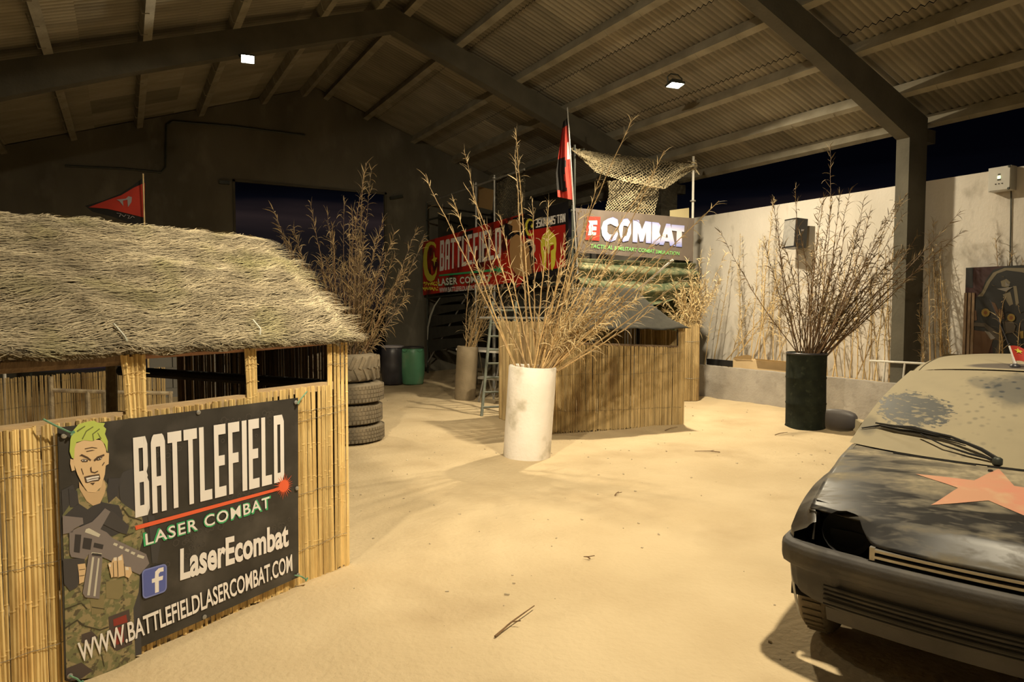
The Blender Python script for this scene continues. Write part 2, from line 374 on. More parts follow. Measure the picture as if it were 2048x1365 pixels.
# distant lights outside
for i, (x, y, s_) in enumerate(((728, 638, .10), (733, 637, .07), (741, 637, .08), (723, 640, .05), (747, 640, .05))):
    p = at(x, y, 120.0); c = MB(); c.lathe([(0, -s_), (s_*.8, -s_*.6), (s_, 0), (s_*.8, s_*.6), (0, s_)], 8)
    o = c.build('distant_lamp', M.setdefault('far_light', mat('far_light', (1, .6, .3), emit=(1, .45, .15), estr=5))); o.location = tuple(p)
    tag(o, 'tiny orange lamp far away on the horizon through the big doorway', 'lamp', 'distant lamps on the horizon')
    c = MB(); c.tube([(0, 0, -s_), (0, 0, -p[2]-.06)], .03, 5); c.build('pole', M['steel_dark'], o)

# ------------------------------------------------------------------ floodlights
def floodlight(pos, aim, watts, glow, label, hang, S=.62, spread=170):
    r_ = empty('floodlight', pos); d = Vector(aim)-Vector(pos); d.normalize()
    q = d.to_track_quat('-Z', 'Y').to_matrix()
    h = MB(); h.box(q @ Vector((0, 0, .035)), (.40, .30, .05), q); h.box(q @ Vector((0, 0, .085)), (.26, .20, .05), q)
    for k in range(7): h.box(q @ Vector((-.12+.04*k, 0, .12)), (.008, .18, .04), q)
    for sx, sy, lx, ly in ((0, .145, .40, .012), (0, -.145, .40, .012), (.195, 0, .012, .30), (-.195, 0, .012, .30)): h.box(q @ Vector((sx, sy, .005)), (lx, ly, .02), q)
    h.v = [tuple(Vector(p)*S) for p in h.v]; h.build('housing', M['steel_dark'], r_)
    g_ = MB(); g_.box(q @ Vector((0, 0, .005)), (.36, .26, .006), q); g_.v = [tuple(Vector(p)*S) for p in g_.v]
    g_.build('lamp_glass', mat('lamp_glass', (1, 1, 1), emit=(1, .93, .72), estr=glow), r_)
    k = MB(); a = q @ Vector((-.215, 0, .04)); b_ = q @ Vector((.215, 0, .04)); a, b_ = a*S, b_*S; up = Vector(hang)
    k.tube([a, a+up*.6, up + (a-up*0)*.5, up+(b_)*.5, b_+up*.6, b_], .012, 6); k.build('bracket', M['steel_dark'], r_)
    L_ = bpy.data.lights.new('flood', 'AREA'); L_.shape = 'RECTANGLE'; L_.size = .36*S; L_.size_y = .26*S; L_.energy = watts; L_.color = LAMP_COL; L_.spread = math.radians(spread)
    lo = bpy.data.objects.new('flood_light_source', L_); col.objects.link(lo); lo.parent = r_
    lo.location = q @ Vector((0, 0, -.012)); lo.rotation_euler = q.to_euler()
    return tag(r_, label, 'floodlight', 'floodlights under the roof')
floodlight(*LAMPS[0], 'square white lit floodlight under the left rafter of the far frame', (0, .2, .12), .5)
floodlight(*LAMPS[1], 'lit floodlight with dark housing hanging from a purlin over the right side', (-.02, 0, .16))
floodlight(*LAMPS[2], 'floodlight under the ridge above the camera side of the hall', (.0, 0, .36), .8, 122)
floodlight(*LAMPS[3], 'small floodlight under the left roof slope above the camera side, aimed at the bunker', (0, 0, .16), .5, 74)

# ------------------------------------------------------------------ reed screens
def cane(b, x0, y0, z0, z1, r_, dx=0.0, dy=0.0, c=None, rr=R):
    """one dry cane standing from z0 to z1 with its knots, leaning by dx, dy"""
    c = rr.random() if c is None else c
    n_ = max(2, int((z1-z0)/.24)+1); pts = []; rad = []; off = rr.random()*.2
    wob = rr.uniform(-.004, .004)
    for k in range(n_+1):
        t = k/n_; z = z0+(z1-z0)*t; x = x0+dx*t+wob*math.sin(t*3.1); y = y0+dy*t
        if 0 < k < n_:
            z += off*.3
            pts += [(x, y, z-.006), (x, y, z), (x, y, z+.006)]; rad += [r_, r_*1.22, r_]
        else: pts.append((x, y, z)); rad.append(r_)
    b.tube(pts, rad, 5, c, cap=True)
def screen(b, x0, x1, y, z0, ztop, r_=.0075, gap=0.0, lean=.012, zj=.012, rr=R, skip=0.0):
    """row of canes along local x at depth y; ztop may be a function of x"""
    x = x0
    while x < x1:
        r1 = r_*rr.uniform(.7, 1.35); x += r1
        zt = ztop(x) if callable(ztop) else ztop
        if rr.random() >= skip:
            cane(b, x, y+rr.uniform(-.006, .006), z0+rr.uniform(-.03, .01), zt+rr.uniform(-zj, zj), r1, rr.uniform(-lean, lean), 0, rr=rr)
        x += r1*rr.uniform(.85, 1.0)+gap*rr.random()
def wires(b, x0, x1, y, zs, rr=R, r_=.0016):
    for z in zs:
        pts = []; x = x0; k = 0; zz = z
        while x < x1:
            zz += rr.uniform(-.006, .006); pts.append((x, y-.012+(.006 if k % 2 else 0), zz)); x += .035; k += 1
        b.tube(pts, r_, 3, .5, cap=False)

# ------------------------------------------------------------------ near hut
HB = np.array([1.27, 4.46]); HA = math.atan2(.44025, .89788)
hd = np.array([math.cos(HA), math.sin(HA)]); hn = np.array([-hd[1], hd[0]])
hut = tag(empty('reed_hut', (HB[0], HB[1], 0), HA), 'small reed-walled hut with a thatched roof at the left foreground', 'hut')
def hutpx(x, y, w_=0.0):      # photo pixel -> hut wall coordinates (u, w, z)
    P = HB+hn*w_; q = onP(x, y, (P[0], P[1], 0), (hn[0], hn[1], 0)); return (float((q[:2]-HB) @ hd), w_, float(q[2]))
def silltop(u): return 1.215 if u < -1.40 else (1.225 if u < -.72 else 1.245)
b = MB(); rr = random.Random(11)
screen(b, -3.3, -.155, 0, 0, lambda u: silltop(u)+.0, .0085, rr=rr, zj=.006)
screen(b, -.155, .015, 0, 0, 1.57, .0085, rr=rr, zj=.022)
b.build('front_wall', M['reed'], hut)
b = MB(); wires(b, -3.3, .01, -.006, (.22, .62, .98, 1.13), rr); wires(b, -.16, .02, -.008, (1.38, 1.50), rr); b.build('binding_wire', M['wire'], hut)
b = MB(); b.bbox(-3.3, -1.42, .0, .05, 1.175, 1.232); b.bbox(-1.40, -.74, .0, .05, 1.19, 1.243); b.bbox(-.72, -.10, .0, .05, 1.21, 1.262)
b.build('sill_rail', M['board'], hut)
for u, wd, n_ in ((-1.375, .125, 9), (-.715, .075, 6)):     # cane bundles between the window openings
    b = MB()
    for k in range(n_):
        t = (k+.5)/n_-.5
        cane(b, u+t*wd*.72, -.012-.006*(k % 2), 1.02, 1.53+rr.uniform(-.035, .01), .0085*rr.uniform(.8, 1.15), dx=t*wd*.25-.012, rr=rr)
    for z in (1.32, 1.42):
        b.tube([(u-wd*.5, -.024, z), (u, -.030, z+.01), (u+wd*.5, -.024, z-.004), (u, .02, z), (u-wd*.5, -.024, z)], .0018, 4, .1)
    b.build('cane_bundle', M['reed'], hut)
# eave pole and beams
b = MB(); b.tube([(-3.3, .03, 1.50), (-1.4, .03, 1.505)], .045, 10); b.build('eave_pole', M['log'], hut)
b = MB(); b.tube([(-1.4, .03, 1.515), (-.7, .03, 1.52), (-.06, .03, 1.535)], .030, 10); b.build('eave_pole', M['red_pole'], hut)
b = MB(); b.tube([(-3.3, 1.0, 2.24), (0, 1.0, 2.22)], .04, 8); b.build('ridge_pole', M['log'], hut)
b = MB(); b.tube([(-3.3, 1.98, 1.50), (-.02, 1.98, 1.50)], .04, 8); b.build('eave_pole', M['log'], hut)
for u, w_, h in ((-.07, .04, 1.55), (-.02, 1.95, 1.5), (-3.25, .05, 1.5), (-3.25, 1.95, 1.5), (-.03, 1.0, 2.2), (-3.25, 1.0, 2.2)):
    b = MB(); b.tube([(u, w_, -.05), (u+.006, w_, h*.5), (u, w_, h)], [.038, .034, .030], 9); b.build('post', M['log'], hut)
pu = hutpx(224, 740, 1.9)
b = MB(); b.tube([(pu[0], 1.9, -.05), (pu[0]-.01, 1.9, .8), (pu[0], 1.9, 1.5)], [.045, .042, .038], 9); b.build('post', M['log_pale'], hut)
q0 = hutpx(240, 742, 1.8); q1 = hutpx(655, 770, .12)
b = MB(); b.tube([q0, q1], .036, 9); b.build('cross_beam', M['log_black'], hut)
b = MB()
for u in (-.02, -.7, -1.38, -2.1, -2.9):
    for w0, w1 in ((.0, 1.0), (2.0, 1.0)): b.tube([(u, w0, 1.55), (u, w1, 2.25)], .022, 6)
b.build('rafters', M['log'], hut)
b = MB(); b.quad((-.14, -.02, 1.545), (-.075, -.03, 1.49), (-.05, -.02, 1.56), (-.10, -.0, 1.57)); b.quad((-.20, -.015, 1.548), (-.14, -.02, 1.545), (-.10, .0, 1.57), (-.19, .0, 1.565)); b.build('cloth_scrap', M['cloth_white'], hut)
# side wall seen from inside, old canes with gaps
b = MB(); rr = random.Random(5)
class Rot(MB): pass
sb = MB(); screen(sb, .06, 2.0, 0, 0, lambda u: 1.50+.65*max(0, 1-abs(u-1.0)), .0085, gap=.007, lean=.02, rr=rr)
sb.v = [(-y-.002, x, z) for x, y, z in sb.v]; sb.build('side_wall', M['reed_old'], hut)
b = MB(); wires(b, .05, 2.0, 0, (.3, .8, 1.3), rr); b.v = [(.014-y, x, z) for x, y, z in b.v]; b.build('binding_wire', M['wire'], hut)
sb = MB(); screen(sb, .02, 2.0, 0, 0, lambda u: 1.50+.65*max(0, 1-abs(u-1.0)), .0085, gap=.004, rr=rr)
sb.v = [(-3.3-y, x, z) for x, y, z in sb.v]; sb.build('side_wall', M['reed_dim'], hut)
# thatch: a sagging core with thousands of twigs laid along the ridge
def th(u, t, side):     # t 0 eave .. 1 ridge
    w_ = -.06+1.06*t if side > 0 else 2.06-1.06*t
    z = 1.56+.735*max(0, t)**.93 + .030*mn.noise(Vector((u*2.2, t*3, side*3))) + .018*mn.noise(Vector((u*6, t*7, side*9)))
    if t > .88: z -= (t-.88)**2*2.6
    return Vector((u + .05*mn.noise(Vector((t*6, u*.5, 2)))*(1 if u > -.3 else 0), w_, z))
core = MB()
for side in (1, -1):
    core.grid(lambda a, c: th(-3.45+3.47*a, c, side)-Vector((0, 0, .012)), 60, 20)
    core.grid(lambda a, c: th(-3.45+3.47*a, c, side)-Vector((0, 0, .045)), 40, 8)
    core.grid(lambda a, c: th(-3.45+3.47*a, 0, side)-Vector((0, -.0, .012+.033*c)), 60, 1)
    core.grid(lambda a, c: th(.02, a, side)-Vector((0, -.0, .012+.033*c)), 16, 1)
tr_ = core.build('thatch_roof', M['thatch_core'], hut, smooth=True)
tw = MB(); rr = random.Random(21)
def twig(u, t, side, L_, ang, lift, c, wd=.0042):
    du = math.cos(ang)*L_; dt = math.sin(ang)*L_/1.28; pts = []
    for k in range(4):
        q = k/3.0; uu = u+du*q + rr.uniform(-.004, .004); tt = t+dt*q+rr.uniform(-.004, .004)
        tcl = min(max(tt, -.03), 1.0)
        p = th(uu, tcl, side); p.z += lift*math.sin(q*2.6)+.004 - (max(0, -tt)*.3)
        pts.append(p)
    d = (pts[-1]-pts[0]).normalized(); sd = d.cross(Vector((.1*rr.uniform(-1, 1), -.5*side, .85))).normalized()
    tw.strip(pts, [wd, wd*.9, wd*.7, wd*.2], sd, c)
for k in range(23000):
    side = 1 if k % 5 else -1
    u = -3.45+3.46*rr.random(); t = rr.random()**.95
    lay = .5+.5*math.sin(t*34+2.5*mn.noise(Vector((u*1.5, t, 0))))
    c = min(1, max(0, .18+.5*lay*rr.random()+.3*rr.random()))
    twig(u, t, side, rr.uniform(.07, .24), rr.gauss(0, .17)+(math.pi if rr.random() < .3 else 0) + .10, rr.uniform(.004, .022), c)
for k in range(4200):      # eave fringe, ridge and gable frays
    u = -3.45+3.47*rr.random(); twig(u, rr.uniform(0, .05), 1, rr.uniform(.05, .16), rr.gauss(-.25, .45)+(math.pi if k % 3 == 0 else 0), rr.uniform(-.03, .01), rr.random()*.8)
for k in range(900):
    u = -3.45+3.47*rr.random(); twig(u, rr.uniform(.93, 1.0), 1 if k % 2 else -1, rr.uniform(.06, .13), rr.gauss(.2, .4), rr.uniform(.01, .035), rr.random())
for k in range(1400):
    t = rr.random(); s_ = 1 if k % 3 else -1; twig(-.06+.05*rr.random(), t, s_, rr.uniform(.05, .11), rr.gauss(0, .45), rr.uniform(.0, .02), rr.uniform(.2, 1))
o = tw.build('twigs', M['thatch'], tr_); o['kind'] = 'stuff'
for (x0, y0), (x1, y1), (x2, y2) in (((222, 648), (243, 672), (258, 690)), ((500, 640), (515, 658), (520, 670))):
    p = [hutpx(x0, y0, .05), hutpx(x1, y1, -.02), hutpx(x2, y2, -.05)]
    b = MB(); b.tube([Vector(p[0])+Vector((0, -.03, 0)), Vector(p[1])+Vector((0, -.03, 0)), Vector(p[2])], .005, 5, .9); b.build('tie_string', M['cloth_white'], tr_)

# ------------------------------------------------------------------ lettering
def text_geo(s_, bold=0.0, shear=0.0, spacing=1.0):
    cu = bpy.data.curves.new('t', 'FONT'); cu.body = s_; cu.offset = bold; cu.shear = shear; cu.space_character = spacing; cu.resolution_u = 3
    ob = bpy.data.objects.new('t', cu); col.objects.link(ob)
    me = bpy.data.meshes.new_from_object(ob)
    v = [(p.co.x, p.co.y) for p in me.vertices]; fs = [tuple(q.vertices) for q in me.polygons]
    bpy.data.objects.remove(ob); bpy.data.curves.remove(cu); bpy.data.meshes.remove(me); return v, fs
GL = {  # block letters drawn in a 1 x 1 cell: lists of polygons
 'B': [[(0,0),(.34,0),(.34,1),(0,1)], [(.34,.86),(.8,.86),(.7,1),(.34,1)], [(.34,.43),(.8,.43),(.9,.5),(.8,.57),(.34,.57)], [(.34,0),(.8,0),(.9,.07),(.9,.14),(.34,.14)], [(.62,.57),(.8,.53),(.93,.62),(.93,.9),(.8,1),(.62,1)], [(.62,0),(.82,0),(.97,.08),(.97,.42),(.82,.5),(.62,.5)]],
 'A': [[(0,0),(.34,0),(.34,.86),(.2,1),(.1,.97),(0,.9)], [(.64,0),(.98,0),(.98,.9),(.88,.97),(.78,1),(.64,.86)], [(.2,1),(.34,.84),(.64,.84),(.78,1)], [(.34,.34),(.64,.34),(.64,.46),(.34,.46)]],
 'T': [[(.33,0),(.67,0),(.67,.86),(.33,.86)], [(0,.86),(1,.86),(1,1),(0,1)]],
 'L': [[(0,0),(.36,0),(.36,1),(0,1)], [(.36,0),(.95,0),(.95,.14),(.36,.14)]],
 'E': [[(0,0),(.36,0),(.36,1),(0,1)], [(.36,0),(.95,0),(.95,.14),(.36,.14)], [(.36,.43),(.85,.43),(.85,.57),(.36,.57)], [(.36,.86),(.95,.86),(.95,1),(.36,1)]],
 'F': [[(0,0),(.36,0),(.36,1),(0,1)], [(.36,.43),(.85,.43),(.85,.57),(.36,.57)], [(.36,.86),(.95,.86),(.95,1),(.36,1)]],
 'I': [[(0,0),(1,0),(1,1),(0,1)]],
 'D': [[(0,0),(.34,0),(.34,1),(0,1)], [(.34,.86),(.62,.86),(.8,1),(.34,1)], [(.34,0),(.8,0),(.62,.14),(.34,.14)], [(.62,.0),(.8,0),(.98,.1),(.98,.9),(.8,1),(.62,1)]],
 'S': [[(0,.5),(.3,.5),(.3,1),(0,.92)], [(.0,.86),(1,.86),(1,1),(0,1)], [(0,.43),(1,.43),(1,.57),(0,.57)], [(.66,0),(1,.05),(1,.5),(.66,.5)], [(0,0),(1,0),(1,.14),(0,.14)]],
 'K': [[(0,0),(.34,0),(.34,1),(0,1)], [(.34,.42),(.7,1),(1,1),(.55,.5),(.34,.5)], [(.34,.5),(.55,.55),(1,0),(.68,0),(.34,.42)]],
 'V': [[(0,1),(.3,1),(.58,0),(.38,0)], [(.7,1),(1,1),(.62,0),(.42,0)]],
 'N': [[(0,0),(.3,0),(.3,1),(0,1)], [(.7,0),(1,0),(1,1),(.7,1)], [(.7,1),(.95,1),(.3,0),(.05,0)]],
 "'": [[(.2,.7),(.6,.7),(.7,1),(.3,1)]],
}
def block_geo(s_, adv=1.0):
    v = []; fs = []; x = 0
    for ch in s_:
        w_ = .42 if ch == 'I' else (.4 if ch == "'" else 1.0); key = 'N' if ch == 'И' else ch
        if ch == 'Ǝ': key = 'E'
        for pl in GL.get(key, []):
            n = len(v); pp = [((1-a) if ch in 'ИƎ' else a, c) for a, c in pl]
            v += [(x+a*w_, c) for a, c in pp]; fs.append(tuple(range(n, n+len(pp))))
        x += w_+.16
    return v, fs
def place(geo, corners, name, material, parent, mapf, off=0.0):
    """fit lettering into the quad corners (TL, TR, BR, BL) given as board coordinates; mapf turns board (a, b, off) into 3D"""
    v, fs = geo; x0 = min(p[0] for p in v); x1 = max(p[0] for p in v); y0 = min(p[1] for p in v); y1 = max(p[1] for p in v)
    TL, TR, BR, BL = corners; b = MB()
    for x, y in v:
        a = (x-x0)/(x1-x0); c = (y-y0)/(y1-y0)
        p = [(BL[i]*(1-a)+BR[i]*a)*(1-c)+(TL[i]*(1-a)+TR[i]*a)*c for i in (0, 1)]
        b.v.append(tuple(mapf(p[0], p[1], off)))
    for q in fs: b.face(q)
    return b.build(name, material, parent)

# ------------------------------------------------------------------ banner on the hut
BW = -.034
ban = tag(empty('banner', (HB[0], HB[1], 0), HA), 'large dark vinyl banner with blond soldier and white BATTLEFIELD lettering tied to the hut wall', 'banner')
def bmap(u, z, off): return (u, BW-off-.006*math.sin((u+1.73)*2.3), z)
def bpx(x, y):
    q = hutpx(x, y, BW); return (q[0], q[2])
c4 = [bpx(115, 856), bpx(596, 796), bpx(597, 1155), bpx(130, 1362)]
b = MB()
def bl(a, c):
    TL, TR, BR, BL = c4; p = [(BL[i]*(1-a)+BR[i]*a)*(1-c)+(TL[i]*(1-a)+TR[i]*a)*c for i in (0, 1)]; return p
b.grid(lambda a, c: bmap(*bl(a, c), 0), 24, 12); b.grid(lambda a, c: bmap(*bl(a, c), -.004), 24, 12)
b.build('vinyl_sheet', M['gray_banner'], ban)
def pxpoly(pts, name, mt, off, conv, mapf, parent):
    b = MB()
    for pl in pts: b.poly([mapf(*conv(x, y), off) for x, y in pl])
    return b.build(name, mt, parent)
def z3(pl): return [(100+x/2.418, 800+y/2.418) for x, y in pl]
# background scale pattern
pat = MB(); rr = random.Random(3)
def ring(cx_, cz, r_, n=6, th_=.0035):
    pts = [(cx_+r_*math.cos(6.283*k/n+.3)*rr.uniform(.85, 1.1), cz+r_*math.sin(6.283*k/n+.3)*rr.uniform(.85, 1.1)) for k in range(n)]
    for k in range(n):
        a, c = pts[k], pts[(k+1) % n]; d = Vector((c[0]-a[0], c[1]-a[1])); d.normalize(); nn = (-d[1]*th_, d[0]*th_)
        pat.poly([bmap(a[0], a[1], .0012), bmap(c[0], c[1], .0012), bmap(c[0]+nn[0], c[1]+nn[1], .0012), bmap(a[0]+nn[0], a[1]+nn[1], .0012)])
for px_, py_, n_, sp in ((470, 835, 26, .13), (385, 1090, 22, .12), (540, 830, 14, .06), (480, 1010, 20, .12), (560, 1060, 14, .08), (330, 900, 12, .08)):
    u0, z0 = bpx(px_, py_)
    for k in range(n_):
        uu = u0+rr.gauss(0, sp*.55); zz = z0+rr.gauss(0, sp*.4)
        if -1.6 < uu < -.45 and .12 < zz < 1.13: ring(uu, zz, rr.uniform(.010, .022))
pat.build('scale_pattern', mat('scale_pat', (.075, .068, .061), rough=.5), ban)
# soldier figure, flat print
prints = [
 ('backpack', flat('pk_dark', (.055, .052, .055)), .0015, [[(330,390),(350,350),(400,330),(440,345),(450,470),(470,560),(440,600),(360,560),(335,470)], [(55,440),(110,410),(130,470),(120,560),(60,560)], [(470,560),(500,560),(530,700),(515,790),(490,790),(480,650)], [(395,920),(430,910),(440,1230),(405,1240)]]),
 ('camo_jacket', mat('pk_camo', (.30, .245, .13), (.17, .17, .08), 26, rough=.55, contrast=(.47, .53), spots=(40, (.10, .085, .05), .58, .62)), .0022,
   [[(128,430),(160,420),(262,390),(320,470),(360,510),(440,560),(455,640),(420,760),(430,860),(425,930),(400,1010),(410,1255),(330,1310),(200,1345),(80,1360),(72,1100),(66,760),(58,560),(100,500)]]),
 ('vest', flat('pk_vest', (.050, .047, .052)), .0030, [[(135,500),(180,530),(235,490),(262,498),(330,510),(350,560),(345,640),(300,660),(200,640),(110,600),(70,560)], [(88,430),(130,440),(140,520),(95,520)], [(280,380),(335,378),(325,460),(280,500),(272,440)]]),
 ('jacket_pocket', flat('pk_pock', (.24, .20, .10)), .0030, [[(268,880),(350,865),(350,940),(330,965),(268,960)], [(190,950),(262,945),(255,1030),(200,1040)]]),
 ('neck', flat('pk_neck', (.60, .42, .24)), .0036, [[(138,395),(170,440),(235,440),(258,385),(268,420),(262,450),(240,500),(205,512),(175,490),(140,430)]]),
 ('face', flat('pk_face', (.74, .53, .31)), .0044, [[(112,215),(175,190),(250,195),(268,240),(268,300),(262,360),(245,420),(215,448),(180,446),(155,410),(130,360),(110,300)], [(96,285),(112,290),(118,340),(104,345),(95,310)], [(268,255),(282,258),(280,310),(266,318)]]),
 ('hair', flat('pk_hair', (.50, .60, .13)), .0052, [[(92,250),(96,190),(108,150),(135,118),(160,110),(185,104),(210,100),(225,110),(262,112),(255,128),(268,140),(262,165),(276,200),(274,252),(262,215),(235,185),(200,200),(165,195),(125,205),(116,235),(114,285),(102,280)]]),
 ('hair_strand', flat('pk_line', (.16, .18, .05)), .0056, [[(125,150),(165,125),(168,129),(130,156)], [(150,190),(170,150),(205,128),(207,132),(174,154),(155,192)], [(205,198),(200,165),(235,138),(238,142),(206,167),(210,197)], [(240,190),(225,160),(228,158),(246,188)]]),
 ('face_line', flat('pk_line2', (.09, .055, .035)), .0056, [[(138,272),(150,262),(180,276),(196,290),(192,296),(176,284),(150,272)], [(208,290),(225,274),(258,262),(260,270),(232,284),(212,298)], [(145,292),(160,285),(182,291),(178,300),(155,301)], [(220,286),(236,275),(250,279),(242,290),(226,294)],
     [(190,330),(197,322),(199,346),(212,350),(228,342),(230,346),(213,356),(194,350)], [(165,235),(200,228),(225,232),(225,235),(200,232),(166,239)], [(172,248),(200,242),(215,244),(200,246),(173,252)], [(248,315),(258,300),(261,303),(250,320)], [(150,330),(160,360),(157,362),(147,333)],
     [(162,372),(185,366),(235,358),(240,380),(232,392),(200,395),(176,402),(168,398)], [(190,402),(214,400),(205,412)]]),
 ('eyes', flat('pk_white', (.78, .74, .70)), .0062, [[(150,293),(160,288),(174,293),(160,299)], [(226,287),(237,279),(246,282),(236,289)], [(170,378),(200,371),(232,366),(234,374),(200,380),(174,388)], [(172,391),(200,384),(230,378),(230,385),(200,390),(178,397)]]),
 ('pupils', flat('pk_blk', (.03, .025, .02)), .0067, [[(157,290),(163,289),(164,297),(158,298)], [(233,281),(239,280),(239,287),(233,289)]]),
 ('scope', flat('pk_blk2', (.060, .055, .058)), .0050, [[(250,560),(290,530),(380,610),(366,650),(330,640),(250,600)], [(60,770),(165,765),(165,800),(130,905),(95,925),(66,890)], [(430,770),(480,800),(470,840),(430,840)]]),
 ('rifle', flat('pk_gun', (.215, .185, .185)), .0058, [[(58,560),(155,570),(158,600),(110,625),(108,640),(60,650)], [(90,640),(118,625),(200,590),(230,560),(262,524),(288,540),(260,590),(240,625),(270,640),(300,670),(460,745),(475,790),(430,845),(330,800),(275,770),(250,760),(235,962),(168,955),(155,935),(185,745),(165,770),(100,760),(92,740)]]),
 ('rifle_part', flat('pk_gun2', (.040, .036, .040)), .0064, [[(118,650),(148,652),(140,740),(112,735)], [(160,665),(200,672),(192,725),(152,718)], [(210,690),(255,700),(250,722),(206,712)], [(200,740),(246,745),(244,757),(198,752)]]),
 ('rifle_light', flat('pk_gun3', (.60, .57, .48)), .0064, [[(170,625),(185,620),(240,650),(232,664),(165,640)], [(306,690),(324,696),(318,708),(300,700)], [(334,704),(352,710),(346,722),(328,714)], [(362,718),(380,724),(374,736),(356,728)], [(390,732),(408,738),(402,750),(384,742)], [(420,746),(452,756),(446,768),(414,758)], [(200,760),(210,760),(188,945),(176,945)], [(228,765),(236,766),(216,950),(206,948)], [(198,736),(246,742),(246,750),(196,744)]]),
 ('hand', flat('pk_hand', (.70, .50, .29)), .0070, [[(276,790),(290,785),(300,855),(292,860)], [(290,790),(302,765),(318,762),(322,855),(300,856)], [(322,762),(345,745),(352,790),(356,850),(322,858)], [(356,805),(385,808),(392,835),(376,862),(354,850)], [(130,795),(166,790),(170,815),(160,880),(138,890),(136,840)]]),
 ('knuckle', flat('pk_nail', (.80, .72, .62)), .0074, [[(278,795),(288,793),(290,806),(282,808)], [(303,762),(318,760),(318,776),(304,778)], [(325,758),(341,754),(343,774),(326,776)], [(360,808),(374,808),(376,822),(360,822)]]),
 ('glove_line', flat('pk_gl', (.13, .09, .05)), .0076, [[(299,785),(302,785),(305,855),(301,855)], [(320,780),(323,780),(326,855),(322,855)], [(351,790),(354,790),(360,850),(356,850)], [(137,820),(166,816),(166,819),(138,823)], [(138,850),(163,846),(163,849),(138,853)]]),
 ('leg_patch', flat('pk_patch', (.075, .055, .050)), .0030, [[(280,1050),(380,1012),(395,1180),(320,1215),(290,1190)], [(150,1135),(200,1118),(232,1150),(200,1180),(150,1175)], [(76,1300),(150,1270),(205,1310),(140,1355),(74,1362)]]),
 ('leg_patch_text', flat('pk_red', (.26, .035, .025)), .0036, [[(302,1062),(365,1038),(372,1075),(305,1095)], [(306,1110),(350,1092),(354,1170),(318,1185)]]),
 ('fold_line', flat('pk_fold', (.060, .052, .030)), .0034, [[(72,1100),(130,1062),(165,1090),(160,1096),(130,1070),(74,1108)], [(200,1000),(260,1010),(262,1014),(200,1005)], [(350,520),(380,560),(440,580),(440,586),(376,566),(346,524)], [(350,660),(400,640),(402,645),(352,666)], [(165,1090),(240,1110),(280,1095),(282,1100),(240,1116),(164,1097)], [(250,1230),(262,1290),(258,1292),(244,1232)], [(70,1010),(150,980),(180,1010),(176,1014),(150,986),(72,1016)]]),
]
b = MB(); mi = []
for k, (nm, mt, off, pls) in enumerate(prints):
    for p in pls: b.poly([bmap(*bpx(x, y), off) for x, y in z3(p)]); mi.append(k)
o = b.build('soldier_print', prints[0][1], ban)
for q in prints[1:]: o.data.materials.append(q[1])
o.data.polygons.foreach_set('material_index', mi)
def bq(*c): return [bpx(*p) for p in c]
place(block_geo('BATTLEFIELD'), bq((264, 876), (566, 829), (567, 962), (269, 1036)), 'lettering', M['txt_white'], ban, bmap, .0050)
place(text_geo('LASER COMBAT', bold=.034, spacing=1.12), bq((284, 1066), (540, 991), (541, 1018), (286, 1094)), 'lettering', M['txt_green'], ban, bmap, .0040)
place(text_geo('LASER COMBAT', bold=.012, spacing=1.15), bq((288, 1068), (537, 993), (538, 1015), (290, 1091)), 'lettering', M['txt_white'], ban, bmap, .0050)
place(text_geo('LaserEcombat', bold=.034), bq((358, 1098), (575, 1045), (576, 1093), (358, 1162)), 'lettering', M['txt_white'], ban, bmap, .0050)
place(text_geo('WWW.BATTLEFIELDLASERCOMBAT.COM', bold=.018, spacing=.98), bq((153, 1286), (582, 1108), (583, 1142), (158, 1326)), 'lettering', M['txt_white'], ban, bmap, .0080)
pxpoly([[(268, 1052), (560, 974), (560, 980), (270, 1060)]], 'laser_line', M['txt_orange'], .0055, bpx, bmap, ban)
cu_, cz_ = bpx(566, 972); st = MB(); rr = random.Random(9)
for k in range(26):
    a = 6.283*k/26; r2 = .075*rr.uniform(.75, 1.15); da = .085
    st.poly([bmap(cu_+.02*math.cos(a-da*2.2), cz_+.02*math.sin(a-da*2.2), .006), bmap(cu_+r2*math.cos(a), cz_+r2*math.sin(a), .006), bmap(cu_+.02*math.cos(a+da*2.2), cz_+.02*math.sin(a+da*2.2), .006)])
st.poly([bmap(cu_+.036*math.cos(.3927*k), cz_+.036*math.sin(.3927*k), .0062) for k in range(16)])
st.build('laser_burst', M['txt_orange'], ban)
def rrect(x0, x1, y0, y1, r_, n=4):
    pts = []
    for cx_, cy_, a0 in ((x1-r_, y1-r_, 0), (x0+r_, y1-r_, 90), (x0+r_, y0+r_, 180), (x1-r_, y0+r_, 270)):
        for k in range(n+1): a = math.radians(a0+90*k/n); pts.append((cx_+r_*math.cos(a), cy_+r_*math.sin(a)))
    return pts
a0 = bpx(281, 1140); a1 = bpx(331, 1126); a2 = bpx(331, 1182); a3 = bpx(283, 1199)
def lq(s_, t_): return [(a3[i]*(1-s_)+a2[i]*s_)*(1-t_)+(a0[i]*(1-s_)+a1[i]*s_)*t_ for i in (0, 1)]
for nm, mt, off, ins in (('logo_border', M['txt_blue2'], .0078, 0.0), ('logo_square', M['txt_blue'], .0084, .05)):
    b = MB(); b.poly([bmap(*lq(*p), off) for p in rrect(ins, 1-ins, ins, 1-ins, .16-ins)]); b.build(nm, mt, ban)
lf = [(.50,.08),(.66,.08),(.66,.46),(.82,.46),(.84,.60),(.66,.60),(.66,.70),(.72,.76),(.86,.75),(.86,.90),(.66,.90),(.52,.82),(.50,.60),(.38,.60),(.38,.46),(.50,.46)]
b = MB(); b.poly([bmap(*lq(*p), .0090) for p in lf]); b.build('logo_letter', M['txt_white'], ban)
